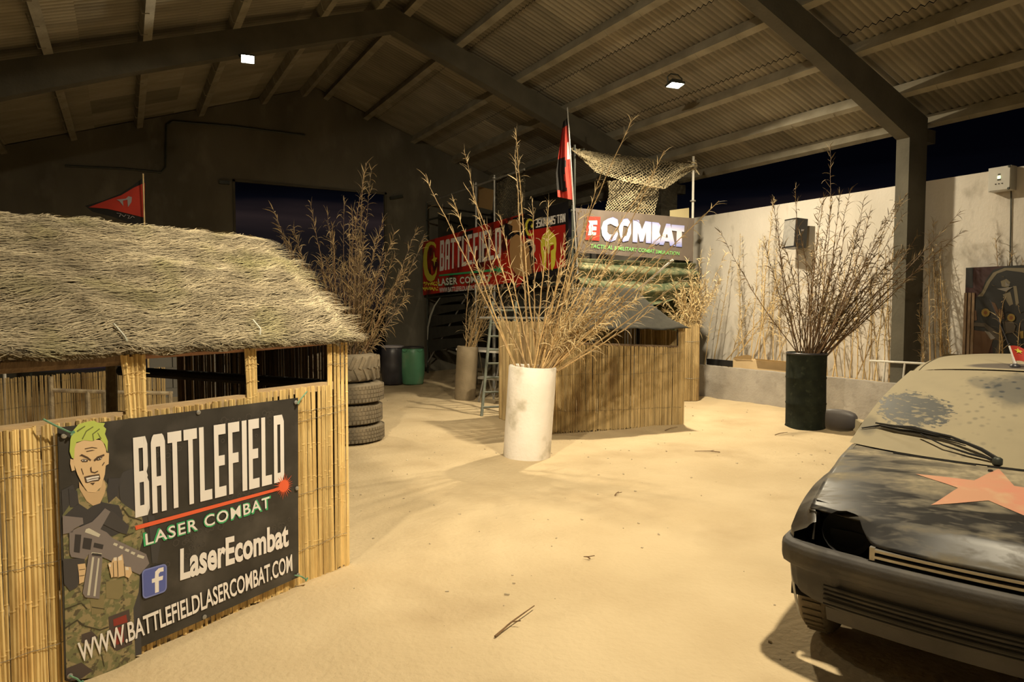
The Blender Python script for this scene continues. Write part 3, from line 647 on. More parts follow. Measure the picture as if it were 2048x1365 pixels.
for x, y in ((395, 825), (592, 977), (407, 1234), (126, 872), (590, 805), (594, 1150), (138, 1352)):
    u, z = bpx(x, y); b = MB(); b.lathe([(.0, .004), (.006, .005), (.012, .003), (.013, 0)], 10, tilt=Matrix.Rotation(math.pi/2, 3, 'X'), c=(u, BW-.009, z)); b.build('grommet', M['steel'], ban)
for pts in (((82, 838), (105, 850), (128, 861), (140, 866)), ((610, 783), (600, 795), (592, 805)), ((585, 1150), (598, 1152), (608, 1158)), ((136, 1350), (150, 1356), (158, 1364))):
    b = MB(); P3 = [Vector((*[bpx(*p)[0]], BW-.02, bpx(*p)[1])) for p in pts]; b.tube(P3, .0045, 6); b.tube([P3[-1]+Vector((.008*math.cos(k), -.006, .010*math.sin(k*1.3))) for k in range(7)], .004, 5); b.build('tie_rope', M['rope_green'], ban)

# ------------------------------------------------------------------ yard behind the hut
def post_line(pts, r_, mt, name, label, cat, group=None, parent=None, n=7):
    b = MB(); b.tube(pts, r_, n); o = b.build(name, mt, parent)
    if label: tag(o, label, cat, group)
    return o
f0 = at(-60, 758, 7.3); f1 = at(327, 728, 8.9); dv = f1-f0; Lf = math.hypot(dv[0], dv[1])
fe = tag(empty('reed_fence', (f0[0], f0[1], 0), math.atan2(dv[1], dv[0])), 'low brown reed fence standing behind the thatched hut', 'fence')
rr = random.Random(31); b = MB(); screen(b, 0, Lf, 0, 0, .955, .0058, rr=rr, zj=.010); b.build('reed_panel', M['reed_dim'], fe)
b = MB(); wires(b, 0, Lf, -.004, (.25, .6, .9), rr); b.build('binding_wire', M['wire'], fe)
for u in (.05, Lf*.5, Lf-.05): b = MB(); b.tube([(u, .05, -.03), (u, .05, .94)], .03, 7); b.build('post', M['log'], fe)
a = at(102, 781, 6.9); c_ = at(345, 787, 7.6)
rl = tag(empty('log_rail', (a[0], a[1], 0)), 'low railing of thin pale logs between the hut and the reed fence', 'railing')
L2 = [Vector((0, 0, a[2])), Vector((c_[0]-a[0], c_[1]-a[1], c_[2]))]
b = MB(); b.tube([L2[0], (L2[0]+L2[1])/2+Vector((0, 0, -.005)), L2[1]], .022, 7); b.build('rail', M['log_pale'], rl)
for t, h in ((0, .14), (.28, -.0), (.42, .0), (.62, .05), (.98, .02)):
    p = L2[0].lerp(L2[1], t); b = MB(); b.tube([(p.x, p.y, -.05), (p.x, p.y, p.z+h)], .024, 7); b.build('post', M['log_pale'], rl)
p = at(9, 748, 9.3); b = MB(); b.tube([(p[0], p[1], -.05), (p[0], p[1], 1.35)], .02, 7); tag(b.build('pole', M['white']), 'thin white pole behind the reed fence at the far left', 'pole')
# distant banner and block wall beside the far wall
bn = tag(empty('banner', (0, 0, 0)), 'long dark banner with yellow lettering low on the far wall behind the hut', 'banner')
def far_(x, y): q = onY(x, y, 15.8); return (float(q[0]), float(q[2]))
fm = lambda x, z, off: (x, 15.8-off, z)
pxpoly([[(60, 700), (330, 700), (330, 745), (60, 745)]], 'vinyl_sheet', mat('far_dark', (.03, .028, .04)), 0, far_, fm, bn)
pxpoly([[(120, 726), (212, 718), (212, 736), (120, 742)]], 'purple_band', mat('far_purple', (.07, .05, .13)), .004, far_, fm, bn)
pxpoly([[(x, 707), (x+7, 707), (x+7, 716), (x, 716)] for x in range(126, 214, 11)] + [[(143, 718), (157, 718), (157, 725), (143, 725)]], 'lettering', mat('far_yellow', (.30, .24, .05)), .006, far_, fm, bn)
pxpoly([[(228, 713), (258, 713), (256, 722), (228, 724)], [(297, 704), (312, 704), (314, 709), (298, 710)], [(318, 706), (331, 706), (331, 716), (317, 713)]], 'white_panel', mat('far_white', (.50, .48, .52)), .006, far_, fm, bn)
b = MB(); x0 = float(onY(60, 700, 15.8)[0]); x1 = float(onY(330, 700, 15.8)[0])
for k in range(4): xx = x0+(x1-x0)*k/3; b.bbox(xx-.02, xx+.02, 15.82, 15.86, 0, 1.05)
b.build('stand', M['steel_dark'], bn)
b = MB(); q0 = onY(322, 705, 14.6); q1 = onY(352, 790, 14.6)
for r_ in range(5):
    for k in range(3): b.bbox(q0[0]+k*.4-(.2 if r_ % 2 else 0), q0[0]+k*.4+.385-(.2 if r_ % 2 else 0), 14.6, 14.78, r_*.2-.02, r_*.2+.185)
tag(b.build('block_wall', mat('blocks', (.25, .24, .22), rough=.9)), 'short grey wall of stacked concrete blocks glimpsed through the hut window', 'wall')

# pennant flag behind the hut
fp = tag(empty('pennant_flag', tuple(at(293, 600, 8.0))[:2]+(0,)), 'triangular red and black pennant on a thin cane behind the thatched roof', 'flag')
P0 = np.array([fp.location[0], fp.location[1], 0.0])
b = MB(); zt = at(293, 350, 8.0)[2]; b.tube([(0, 0, 0), (0, 0, zt*.5), (0, 0, zt)], [.012, .010, .008], 6); b.build('pole', M['stalk_pale'], fp)
nrm = FW*1.0
def fpx(x, y): return at(x, y, 8.0)-P0
def flag_poly(pl, name, mt, off):
    b = MB(); b.poly([fpx(x, y)-FW*off for x, y in pl]); b.build(name, mt, fp)
flag_poly([(291, 352), (270, 368), (240, 388), (205, 402), (170, 412), (185, 424), (225, 434), (262, 447), (291, 456)], 'cloth', M['black'], 0)
flag_poly([(290, 366), (268, 376), (243, 391), (212, 402), (178, 415), (215, 418), (250, 426), (290, 436)], 'red_field', M['red'], .006)
flag_poly([(234, 400), (253, 398), (258, 393), (265, 395), (264, 405), (257, 415), (256, 400), (247, 402), (248, 413), (240, 403)], 'emblem', M['txt_gray'], .012)
b = MB()
for pts in ([(235, 427), (243, 428), (240, 434)], [(244, 430), (249, 434), (253, 430)], [(255, 431), (260, 432), (257, 438), (262, 437)], [(263, 436), (266, 433), (270, 436)]): b.tube([fpx(*p)-FW*.012 for p in pts], .004, 4)
b.build('lettering', M['txt_gray'], fp)

# ------------------------------------------------------------------ dry reeds
def stalk(b, base, tip, r0=.010, bow=.06, leaves=26, start=.25, ll=.22, droop=.5, rr=R, lw=.010, plume=True, lb=None):
    """one dry cane: curved tapering stem with knots, leaves sheathing it"""
    lb = lb or b; base = Vector(base); tip = Vector(tip); L_ = (tip-base).length; d = (tip-base).normalized()
    side = d.cross(Vector((rr.uniform(-1, 1), rr.uniform(-1, 1), .2))).normalized(); c = rr.random()
    N_ = 14; P = []
    for k in range(N_+1):
        t = k/N_; p = base.lerp(tip, t)+side*(bow*L_*math.sin(math.pi*t)) ; p.z += .0
        P.append(p+Vector((rr.uniform(-1, 1), rr.uniform(-1, 1), 0))*.003*L_)
    pts = []; rad = []
    for k in range(N_+1):
        t = k/N_; r_ = r0*(1-.80*t); pts.append(P[k]); rad.append(r_)
        if k < N_ and k % 1 == 0:
            q = P[k].lerp(P[k+1], .5); pts += [q-(P[k+1]-P[k]).normalized()*.006, q, q+(P[k+1]-P[k]).normalized()*.006]; rad += [r_*.97, r_*1.28, r_*.97]
    b.tube(pts, rad, 5, c)
    az = rr.random()*6.28
    for k in range(leaves):
        t = start+(1-start)*(k+rr.random())/leaves; i = min(N_-1, int(t*N_)); p = P[i].lerp(P[i+1], t*N_-i)
        dd = (P[i+1]-P[i]).normalized(); az += math.pi+rr.uniform(-.9, .9)
        u = dd.cross(Vector((math.cos(az), math.sin(az), .3))).normalized()
        an = rr.uniform(.25, .85); L1 = ll*rr.uniform(.35, 1.25)*(1-.45*t)
        dirv = (dd*math.cos(an)+u*math.sin(an)).normalized(); dr = droop*rr.random()**2*1.6
        q = p.copy(); line = [q.copy()]
        for s_ in range(4):
            dirv = (dirv+Vector((rr.uniform(-.18, .18), rr.uniform(-.18, .18), -dr*.55))).normalized(); q = q+dirv*L1/4; line.append(q.copy())
        sd = dirv.cross(Vector((rr.uniform(-1, 1), rr.uniform(-1, 1), rr.uniform(-1, 1)))).normalized()
        w0 = lw*rr.uniform(.5, 1.3); lb.strip(line, [w0*.7, w0, w0*.9, w0*.6, w0*.1], sd, rr.random())
    if plume:
        for k in range(7):
            q = P[-1].lerp(P[-3], rr.random()); dirv = (d+Vector((rr.uniform(-.6, .6), rr.uniform(-.6, .6), rr.uniform(-.2, .5)))).normalized(); line = [q.copy()]; L1 = rr.uniform(.06, .16)*max(.6, ll/.22)
            for s_ in range(3): dirv = (dirv+Vector((0, 0, -.30*droop))).normalized(); q = q+dirv*L1/3; line.append(q.copy())
            lb.strip(line, [.004, .006, .004, .001], dirv.cross(Vector((rr.uniform(-1, 1), rr.uniform(-1, 1), .1))).normalized(), rr.random())
def bunch(name, label, mouth_px, D, tips, base, bz, mats, spread=.12, rr=None, r0=.010, ll=.22, leaves=26, droop=.5, start=.25, extra=0, lw=.010, group=None, jit=.35):
    """stalks standing in a container; tips are photo pixels with a depth offset"""
    rr = rr or random.Random(1); root = tag(empty(name, base), label, 'dry reeds', group or 'bunches of dry reeds standing in containers'); B = Vector(base)
    tl = list(tips)
    for k in range(extra):
        a, c = rr.choice(tips), rr.choice(tips); q = rr.random()*.5; s_ = rr.uniform(.6, .95)
        x = (a[0]*(1-q)+c[0]*q); y = (a[1]*(1-q)+c[1]*q); x = mouth_px[0]+(x-mouth_px[0])*s_; y = mouth_px[1]+(y-mouth_px[1])*s_; tl.append((x, y))
    for tp in tl:
        dd = tp[2] if len(tp) > 2 else rr.uniform(-jit, jit)
        T = at(tp[0], tp[1], D+dd)
        if T[0] > 10.45: T = onX(tp[0], tp[1], 10.45)
        T = Vector(T)-B
        dx = Vector((RT[0], RT[1], 0)); sgn = max(-1, min(1, (tp[0]-mouth_px[0])/220.0))
        bp = dx*(spread*.75*sgn)+Vector((rr.uniform(-1, 1), rr.uniform(-1, 1), 0))*spread*.45
        if bp.length > spread: bp = bp.normalized()*spread
        b = MB(); lb = MB(); h = T.z-bz
        stalk(b, (bp.x, bp.y, bz), T, r0*rr.uniform(.75, 1.15), rr.uniform(-.05, .05), int(leaves*rr.uniform(.7, 1.3)), start, ll, droop, rr, lw, lb=lb)
        s1 = b.build('stalk', mats[0], root); lb.build('leaves', mats[1], s1)
    return root

# ------------------------------------------------------------------ truck tyres with reeds standing in them
def tyre(c, Ro, Ri, W, lug, label, name='tyre'):
    prof = [(Ri, -W*.36), (Ri+.03, -W*.44), (Ri+(Ro-Ri)*.45, -W*.5), (Ro-.035, -W*.44), (Ro-.008, -W*.34), (Ro, -W*.18), (Ro, W*.18), (Ro-.008, W*.34), (Ro-.035, W*.44), (Ri+(Ro-Ri)*.45, W*.5), (Ri+.03, W*.44), (Ri, W*.36), (Ri+.02, W*.2), (Ri+.05, 0), (Ri+.02, -W*.2)]
    b = MB(); b.lathe(prof, 48, close=True)
    o = b.build(name, M['rubber'], None, smooth=True); o.location = c
    t = MB()
    n_ = 22 if lug else 60
    for k in range(n_):
        a = 6.2832*k/n_
        for sgn in (-1, 1):
            if lug:     # tractor lugs, chevrons
                a2 = a+(0 if sgn > 0 else 3.1416/n_)
                p0 = Vector((Ro*math.cos(a2), Ro*math.sin(a2), sgn*.0)); p1 = Vector(((Ro-.004)*math.cos(a2+.16), (Ro-.004)*math.sin(a2+.16), sgn*W*.40))
                q = (p1-p0); mid = (p0+p1)/2; zax = Vector((math.cos(a2+.08), math.sin(a2+.08), 0)); xax = q.normalized(); yax = zax.cross(xax)
                t.box(mid+zax*.008, (q.length, .038, .034), Matrix((xax, yax, zax)).transposed())
            else:
                for zz, off in ((.10, 0), (.30, .5)):
                    a2 = a+off*6.2832/n_; zax = Vector((math.cos(a2), math.sin(a2), 0)); xax = Vector((0, 0, 1)); yax = zax.cross(xax)
                    t.box(zax*(Ro-.001)+Vector((0, 0, sgn*zz*W)), (W*.15, .036, .016), Matrix((xax, yax, zax)).transposed())
    t.build('tread', M['rubber'], o)
    return tag(o, label, 'tyre', 'tyres stacked beside the hut')
tb = gp(694, 878); tcx, tcy = float(tb[0]), float(tb[1])
TH = [(.0, .235, .475, False, 'half-buried tyre, lowest of the stack beside the thatched hut'),
      (.235, .275, .480, False, 'dusty smooth tyre, second from the bottom of the stack beside the hut'),
      (.512, .275, .470, False, 'dusty grooved truck tyre, third from the bottom of the stack beside the hut'),
      (.79, .37, .44, True, 'tractor tyre with slanted lugs, topmost of the stack beside the hut')]
for i, (z, h, r_, lug, lb_) in enumerate(TH):
    tyre((tcx+(.012, -.015, .010, -.02)[i], tcy+(.0, .01, -.012, .0)[i], z+h/2-.01), r_, r_*.56, h*.985, lug, lb_)
rr = random.Random(41)
D = depth((tcx, tcy, 1))
tips = [(545, 418), (735, 322), (728, 345), (742, 335), (768, 432), (832, 462), (850, 468), (822, 515), (620, 405), (655, 430), (688, 395), (700, 440), (712, 425), (668, 470), (600, 520), (560, 455), (790, 505), (805, 545), (640, 520), (622, 560), (780, 580), (750, 480), (725, 500), (676, 520), (815, 590), (590, 470)]
bunch('dry_reeds', 'brown dry reeds standing in the stack of tyres beside the hut', (700, 690), D, tips, (tcx, tcy, .86), 0.0, (M['stalk_dark'], M['leaf_dark']), .17, rr, .009, .24, 58, .9, .18, extra=26, lw=.012)

# ------------------------------------------------------------------ concrete pipes and camouflage drum
def pipe(name, base, R0, H, tx, ty, mt, label, cat, seed):
    tilt = Matrix.Rotation(tx, 3, 'X') @ Matrix.Rotation(ty, 3, 'Y'); rr_ = random.Random(seed)
    b = MB(); n_ = 48
    prof = [(R0*.98, -.06), (R0, 0), (R0, H*.2), (R0*1.0, H*.5), (R0*1.004, H*.8), (R0*1.0, H-.01), (R0-.008, H), (R0-.045, H), (R0-.05, H-.02), (R0-.05, H*.84), (0.001, H*.84)]
    b.lathe(prof, n_, tilt=tilt)
    b.v = [(x+.004*mn.noise(Vector((x*4, y*4, z*5+seed))), y+.004*mn.noise(Vector((x*4+9, y*4, z*5))), z+(.007*mn.noise(Vector((x*14, y*14, seed))) if z > H*.95 else 0)) for x, y, z in b.v]
    o = b.build(name, mt, None, smooth=True); o.location = base; return tag(o, label, cat, 'upright concrete pipes')
pb = gp(1054, 911); PB = (float(pb[0]), float(pb[1]), 0)
lean = .060
tiltaxis = Vector((FW[0], FW[1], 0)).normalized()
def tilt_pipe(o, ang): o.rotation_mode = 'QUATERNION'; from mathutils import Quaternion; o.rotation_quaternion = Quaternion(tiltaxis, ang)
o = pipe('concrete_pipe', PB, .280, 1.06, 0, 0, M['pipe_white'], 'pale upright concrete pipe with damp stains standing in the middle of the sand', 'pipe', 1); tilt_pipe(o, .062)
D = depth(PB)
tips = [(848, 350), (905, 395), (928, 300, .2), (940, 385), (1032, 268, -.1), (1030, 300), (1000, 430), (1095, 445), (1264, 240, -.3), (1328, 300, .1), (1308, 345), (1438, 402, -.2), (1292, 520), (1352, 510), (1205, 335), (1183, 470), (1385, 545), (1325, 470), (1132, 500), (962, 540), (1245, 440), (1270, 500), (1160, 420), (1330, 600), (1230, 560), (1065, 400)]
bunch('dry_reeds', 'tall straw-coloured dry reeds standing in the pale concrete pipe', (1066, 728), D, tips, (PB[0]+.055, PB[1]-.03, .93), .0, (M['stalk'], M['leaf']), .18, random.Random(52), .0135, .23, 34, .75, .22, extra=6)
bunch('dry_reeds', 'tangle of curled pale reed leaves low on the right side of the concrete pipe', (1075, 725), D, [(1180, 480), (1225, 520), (1255, 540), (1300, 560), (1160, 560), (1210, 590), (1270, 600), (1130, 600), (1340, 540), (1240, 480)], (PB[0]+.09, PB[1]-.04, .95), .0, (M['stalk'], M['leaf_pale']), .14, random.Random(58), .006, .22, 46, 1.0, .35, extra=10)
cb = gp(1610, 852); CB = (float(cb[0]), float(cb[1]), 0)
dr = tag(empty('camouflage_drum', CB), 'black drum wrapped in dark camouflage cloth by the planter wall', 'drum')
b = MB(); b.lathe([(.29, -.05), (.283, .0), (.274, .02), (.277, .32), (.284, .34), (.277, .36), (.277, .70), (.284, .72), (.277, .74), (.276, 1.05), (.281, 1.07), (.272, 1.085), (.262, 1.075), (.262, .90), (.001, .90)], 48)
b.v = [(x+.006*mn.noise(Vector((x*9, y*9, z*4))), y+.006*mn.noise(Vector((x*9, y*9+5, z*4))), z) for x, y, z in b.v]; b.build('shell', M['camo'], dr, smooth=True)
b = MB(); b.lathe([(.275, 1.062), (.287, 1.07), (.287, 1.082), (.275, 1.09)], 48); b.build('rim', M['black_pl'], dr, smooth=True)
D = depth(CB)
tips = [(1660, 285, -.2), (1590, 368), (1440, 462), (1547, 398), (1812, 388, -.2), (1800, 400, 0), (1806, 430), (1790, 405), (1922, 422, -.3), (1926, 462), (1702, 378), (1742, 418), (1762, 470), (1640, 415), (1602, 470), (1850, 500), (1690, 450), (1720, 500), (1665, 400), (1770, 440), (1836, 470), (1625, 500), (1580, 560), (1780, 520), (1800, 560), (1728, 400)]
bunch('dry_reeds', 'tall brown dry reeds fanning out of the camouflage drum', (1612, 708), D, tips, (CB[0], CB[1], .94), .0, (M['stalk_dark'], M['leaf_dark']), .19, random.Random(61), .0105, .24, 56, .7, .25, extra=24, lw=.012)
p2 = gp(930, 796); P2 = (float(p2[0]), float(p2[1]), 0)
o = pipe('concrete_pipe', P2, .205, 1.00, 0, 0, M['pipe_dark'], 'narrow brown concrete pipe standing left of the ladder', 'pipe', 2); tilt_pipe(o, .055)
tips = [(985, 465), (962, 560), (1002, 520), (1012, 560), (942, 545), (975, 500), (1020, 590), (955, 600), (990, 610), (1005, 480)]
bunch('dry_reeds', 'small bunch of dry reeds in the narrow brown pipe left of the ladder', (938, 702), depth(P2), tips, (P2[0]+.05, P2[1]-.02, .86), .0, (M['stalk'], M['leaf']), .12, random.Random(71), .010, .24, 30, .5, .15, extra=6)

# ------------------------------------------------------------------ barrels by the far wall
def barrel(px_, py_, H, R0, mt, lid, label, handles):
    q = gp(px_, py_); r_ = tag(empty('plastic_barrel', (float(q[0]), float(q[1]), 0)), label, 'barrel', 'plastic barrels by the far wall')
    b = MB(); b.lathe([(.001, 0), (R0*.84, 0), (R0*.9, .02), (R0*.93, H*.12), (R0*1.0, H*.3), (R0*1.03, H*.5), (R0*1.0, H*.62), (R0*1.02, H*.66), (R0*1.0, H*.8), (R0*.96, H*.9), (R0*.90, H*.945), (R0*.88, H*.96)], 40)
    b.build('body', mt, r_, smooth=True)
    b = MB(); b.lathe([(R0*.88, H*.955), (R0*.95, H*.955), (R0*.96, H*.975), (R0*.92, H*.985), (R0*.9, H*.98), (.001, H*.97)], 40); b.build('lid', lid, r_, smooth=True)
    b = MB(); b.lathe([(R0*.93, H*.945), (R0*.99, H*.945), (R0*.99, H*.965), (R0*.93, H*.965)], 40); b.build('clamp_ring', M['steel_dark'] if handles else lid, r_)
    if handles:
        a0_ = math.atan2(-FW[1], -FW[0])
        for k in (-.55, .75):
            a = a0_+k; b = MB(); pts = []
            for t in range(9):
                th_ = math.pi*t/8; aa = a+.22*math.cos(th_); pts.append(((R0*.98+.02)*math.cos(aa), (R0*.98+.02)*math.sin(aa), H*.93-.055*math.sin(th_)))
            b.tube(pts, .012, 6); b.build('handle', M['green'], r_)
    return r_
barrel(826, 768, .87, .265, M['green'], M['black_pl'], 'green plastic barrel with black lid on the sand by the far wall', True)
barrel(786, 768, .89, .265, M['black_pl'], M['txt_gray'], 'black plastic barrel with grey lid between the tyres and the green barrel', False)

# ------------------------------------------------------------------ reed bunker with cloth roof
FL = at(1030, 800, 10.28); FLx, FLy = 5.00, 7.87
FRx, FRy = 7.16, 7.38
ba = math.atan2(FRy-FLy, FRx-FLx); bL = math.hypot(FRx-FLx, FRy-FLy)
bk = tag(empty('reed_bunker', (FLx, FLy, 0), ba), 'reed-walled bunker under a dark shade cloth, right behind the pale concrete pipe', 'hut')
bd = np.array([math.cos(ba), math.sin(ba)]); bn_ = np.array([-bd[1], bd[0]]); DPT = 1.35
def kpx(x, y, w_=0.0):
    P = (FLx+bn_[0]*w_, FLy+bn_[1]*w_, 0); q = onP(x, y, P, (bn_[0], bn_[1], 0)); return (float((q[:2]-np.array([FLx, FLy])) @ bd), w_, float(q[2]))
u_op = kpx(1134, 690)[0]; z_s0 = kpx(1136, 689)[2]; z_s1 = kpx(1355, 696)[2]; z_l = kpx(1080, 644)[2]; u_r = kpx(1357, 690)[0]; z_r = kpx(1360, 652)[2]
rr = random.Random(77); b = MB()
screen(b, 0, u_op, 0, 0, z_l, .0055, rr=rr, zj=.01)
screen(b, u_op, u_r, 0, 0, lambda u: z_s0+(z_s1-z_s0)*(u-u_op)/(u_r-u_op), .0055, rr=rr, zj=.01)
screen(b, u_r, bL+.03, 0, 0, z_r, .0055, rr=rr, zj=.02)
b.build('front_wall', M['reed_dim'], bk)
b = MB(); wires(b, 0, bL, -.004, (.3, .8, 1.05), rr); b.build('binding_wire', M['wire'], bk)
b = MB(); screen(b, 0, DPT, 0, 0, 1.54, .008, rr=rr); b.v = [(-y-.16*x, x, z) for x, y, z in b.v]; b.build('side_wall', M['reed_dim'], bk)
b = MB(); screen(b, 0, DPT, 0, 0, 1.40, .008, rr=rr); b.v = [(bL+.02-y, x, z) for x, y, z in b.v]; b.build('side_wall', M['reed_dim'], bk)
b = MB(); screen(b, 0, bL, DPT, 0, 1.44, .008, gap=.004, rr=rr); b.build('back_wall', M['reed_dim'], bk)
for u, w_, h in ((.03, .03, 1.5), (bL-.04, .04, 1.42), (.03, DPT-.03, 1.5), (bL-.04, DPT-.03, 1.42), (u_op+.42, .05, 1.38), (u_op+.86, DPT-.05, 1.4)):
    b = MB(); b.tube([(u, w_, -.04), (u, w_, h)], .028, 7); b.build('post', M['log_black'], bk)
b = MB(); b.tube([(u_op+.1, .02, z_s0+.01), (u_r, .02, z_s1+.01)], .02, 6); b.build('sill_rail', M['log'], bk)
ze = kpx(1275, 663)[2]+.035; rz_ = 2.05
def tarp(a, c):      # a along, c across 0 front eave .. 1 back eave
    u = u_op+.02+(bL+.08-(u_op+.02))*a
    r0, r1 = .18, .74   # ridge between these
    hgt = 1.0 if r0 < a < r1 else (a/r0 if a <= r0 else (1-a)/(1-r1))
    prof = 1-abs(2*c-1)
    z = ze+(rz_-ze)*min(prof*1.02, hgt**1.15) - .05*math.sin(math.pi*min(prof, hgt))*1.2
    z += .03*mn.noise(Vector((u*2.5, c*5, 3)))+.012*mn.noise(Vector((u*9, c*14, 8)))
    return (u, -.10+(DPT+.2)*c, z)
b = MB(); b.grid(tarp, 48, 30); o = b.build('shade_cloth_roof', M['dark_cloth'], bk, smooth=True)
sm = o.modifiers.new('t', 'SOLIDIFY'); sm.thickness = .006
# reed covered drum on the bunker's right with pale reeds
q = gp(1379, 798); Q = (float(q[0]), float(q[1]), 0)
tb_ = tag(empty('reed_tub', Q), 'tall tub wrapped in upright reeds at the right back of the bunker', 'tub')
b = MB(); rr = random.Random(8)
for k in range(52):
    a = 6.2832*k/52; cane(b, .165*math.cos(a), .165*math.sin(a), -.02, 1.42+rr.uniform(-.03, .03), .0095, rr=rr)
b.build('reed_panel', M['reed_dim'], tb_)
b = MB(); b.lathe([(.15, -.03), (.15, 1.2), (.001, 1.2)], 20); b.build('core', M['pipe_dark'], tb_)
b = MB(); b.lathe([(.178, .4), (.181, .403), (.178, .406)], 24, close=True); b.lathe([(.178, 1.1), (.181, 1.103), (.178, 1.106)], 24, close=True); b.build('binding_wire', M['wire'], tb_)
tips = [(1402, 505, -.2), (1340, 545), (1422, 500, -.1), (1322, 590), (1452, 505, -.3), (1395, 560), (1360, 560), (1375, 520), (1350, 600), (1410, 560), (1330, 620), (1440, 560, -.2), (1385, 540), (1366, 585)]
bunch('dry_reeds', 'dense bleached reeds bursting from the reed-wrapped tub beside the bunker', (1378, 650), depth(Q), tips, (Q[0], Q[1], 1.2), .0, (M['stalk_pale'], M['leaf_pale']), .12, random.Random(81), .006, .20, 60, 1.0, .08, extra=22, lw=.013, jit=.12)

# ------------------------------------------------------------------ ladder
la = gp(963, 832); lb0 = gp(1018, 842)
A_ = Vector(la); Bt = Vector(at(985, 605, 12.1))
ld = tag(empty('ladder', (A_.x, A_.y, 0)), 'dark green ladder leaning up to the scaffold platform left of the bunker', 'ladder')
dirx = Vector((math.cos(-.25), math.sin(-.25), 0))*.44; top = Bt-A_; top.z += A_.z
for nm, off in (('stile', Vector((0, 0, 0))), ('stile', dirx)):
    b = MB(); b.tube([off+Vector((0, 0, -.02)), off+top], .026, 8); b.build(nm, M['ladder'], ld)
for k in range(8):
    t = (k+.55)/8.2; b = MB(); b.tube([top*t, top*t+dirx], .018, 7); b.build('rung', M['ladder'], ld)

# ------------------------------------------------------------------ scaffold platform
SX, SY = 6.85, 9.80; SXR, SYB = 9.78, 16.45
sp = tag(empty('scaffold_platform', (0, 0, 0)), 'raised scaffold platform of steel tubes carrying the banners and camouflage nets', 'platform')
def tubep(nm, pts, r_=.024, mt='steel_dark', n=8):
    b = MB(); b.tube(pts, r_, n); return b.build(nm, M[mt], sp)
for x, y, h, mt in ((SX+.04, SY+.04, 3.55, 'steel_dark'), (SXR, SY+.04, 4.72, 'steel_white'), (SX+.05, SYB, 4.5, 'steel_dark'), (SX+.05, 13.61, 4.55, 'steel'), (SX+.05, 12.74, 4.56, 'steel'), (SXR, SYB-.1, 3.6, 'steel_dark'), (SXR, 13.2, 3.6, 'steel_dark'), (SX+.12, SY+.1, 4.62, 'steel_dark')):
    tubep('post', [(x, y, -.02), (x, y, h)], .024, mt)
tubep('rail', [(SX+.05, SYB, 4.48), (SX+.05, 11.5, 4.47)], .022, 'steel'); tubep('rail', [(SX+.05, 11.6, 4.47), (SX+.4, SY+.2, 4.60)], .014, 'steel_dark')
tubep('rail', [(SX+.05, SYB, 4.02), (SX+.05, 14.4, 3.98)]); tubep('rail', [(SX+.05, SYB, .75), (SX+.05, 13.3, .75)]); tubep('rail', [(SX+.05, SYB, 2.0), (SX+.05, SY, 2.2)])
tubep('rail', [(SX+.0, SY+.04, 2.2), (SXR, SY+.04, 2.2)]); tubep('rail', [(SX, SY+.04, 3.45), (SXR, SY+.04, 3.42)])
for a, c in (((SX+.05, SYB, .3), (SX+.05, 14.0, 2.1)), ((SX+.3, SY+.3, 1.75), (SX-.9, SY+1.6, 1.75))): tubep('brace', [a, c], .018, 'steel')
z_ = kpx(1000, 636)[2]
a = at(960, 636, 11.6); c = at(1100, 637, 11.0); tubep('rail', [tuple(a), tuple(c)], .02, 'steel')
for x in (952, 987, 1003): g0 = gp(x, 775); tubep('post', [(g0[0], g0[1], -.02), (g0[0], g0[1], 2.25)], .022, 'steel')
b = MB()
for k in range(8): b.bbox(SX+.06+k*.365, SX+.06+k*.365+.355, SY+.05, SYB, 2.14, 2.18)
b.build('deck_boards', M['log'], sp)
for x, y, z in ((SXR, SY+.04, 3.85), (SXR, SY+.04, 4.5), (SX+.05, 13.61, 4.5), (SX+.05, 12.74, 4.5)):
    b = MB(); b.lathe([(.024, -.012), (.055, -.012), (.055, .012), (.024, .012)], 10, c=(x, y, z)); b.build('coupler', M['steel'], sp)
# dark backing sheets
b = MB(); b.grid(lambda a, c: (SX+.30+.06*mn.noise(Vector((a*6, c*3, 1))), SY+.3+(SYB-SY-.5)*a, 2.1+.1-2.0*c*(1 if a < .45 else .55)), 30, 12); b.build('hanging_sheet', M['dark_cloth'], sp, smooth=True)
b = MB(); b.grid(lambda a, c: (SX+.2+(SXR-SX-.1)*a, SY+2.2+.05*mn.noise(Vector((a*6, c*3, 5))), 2.1-2.05*c), 24, 12); b.build('hanging_sheet', M['dark_cloth'], sp, smooth=True)
b = MB(); b.grid(lambda a, c: (SXR+.16+.03*mn.noise(Vector((a*4, c*6, 2))), SY+.25+1.4*a, 3.4-3.3*c), 10, 24); b.build('hanging_sheet', M['camo_cloth'], sp, smooth=True)
b = MB(); b.grid(lambda a, c: (SX+.1+(SXR-SX)*a, SYB-.6, 2.2+1.9*c), 10, 6); b.build('hanging_sheet', M['dark_cloth'], sp, smooth=True)
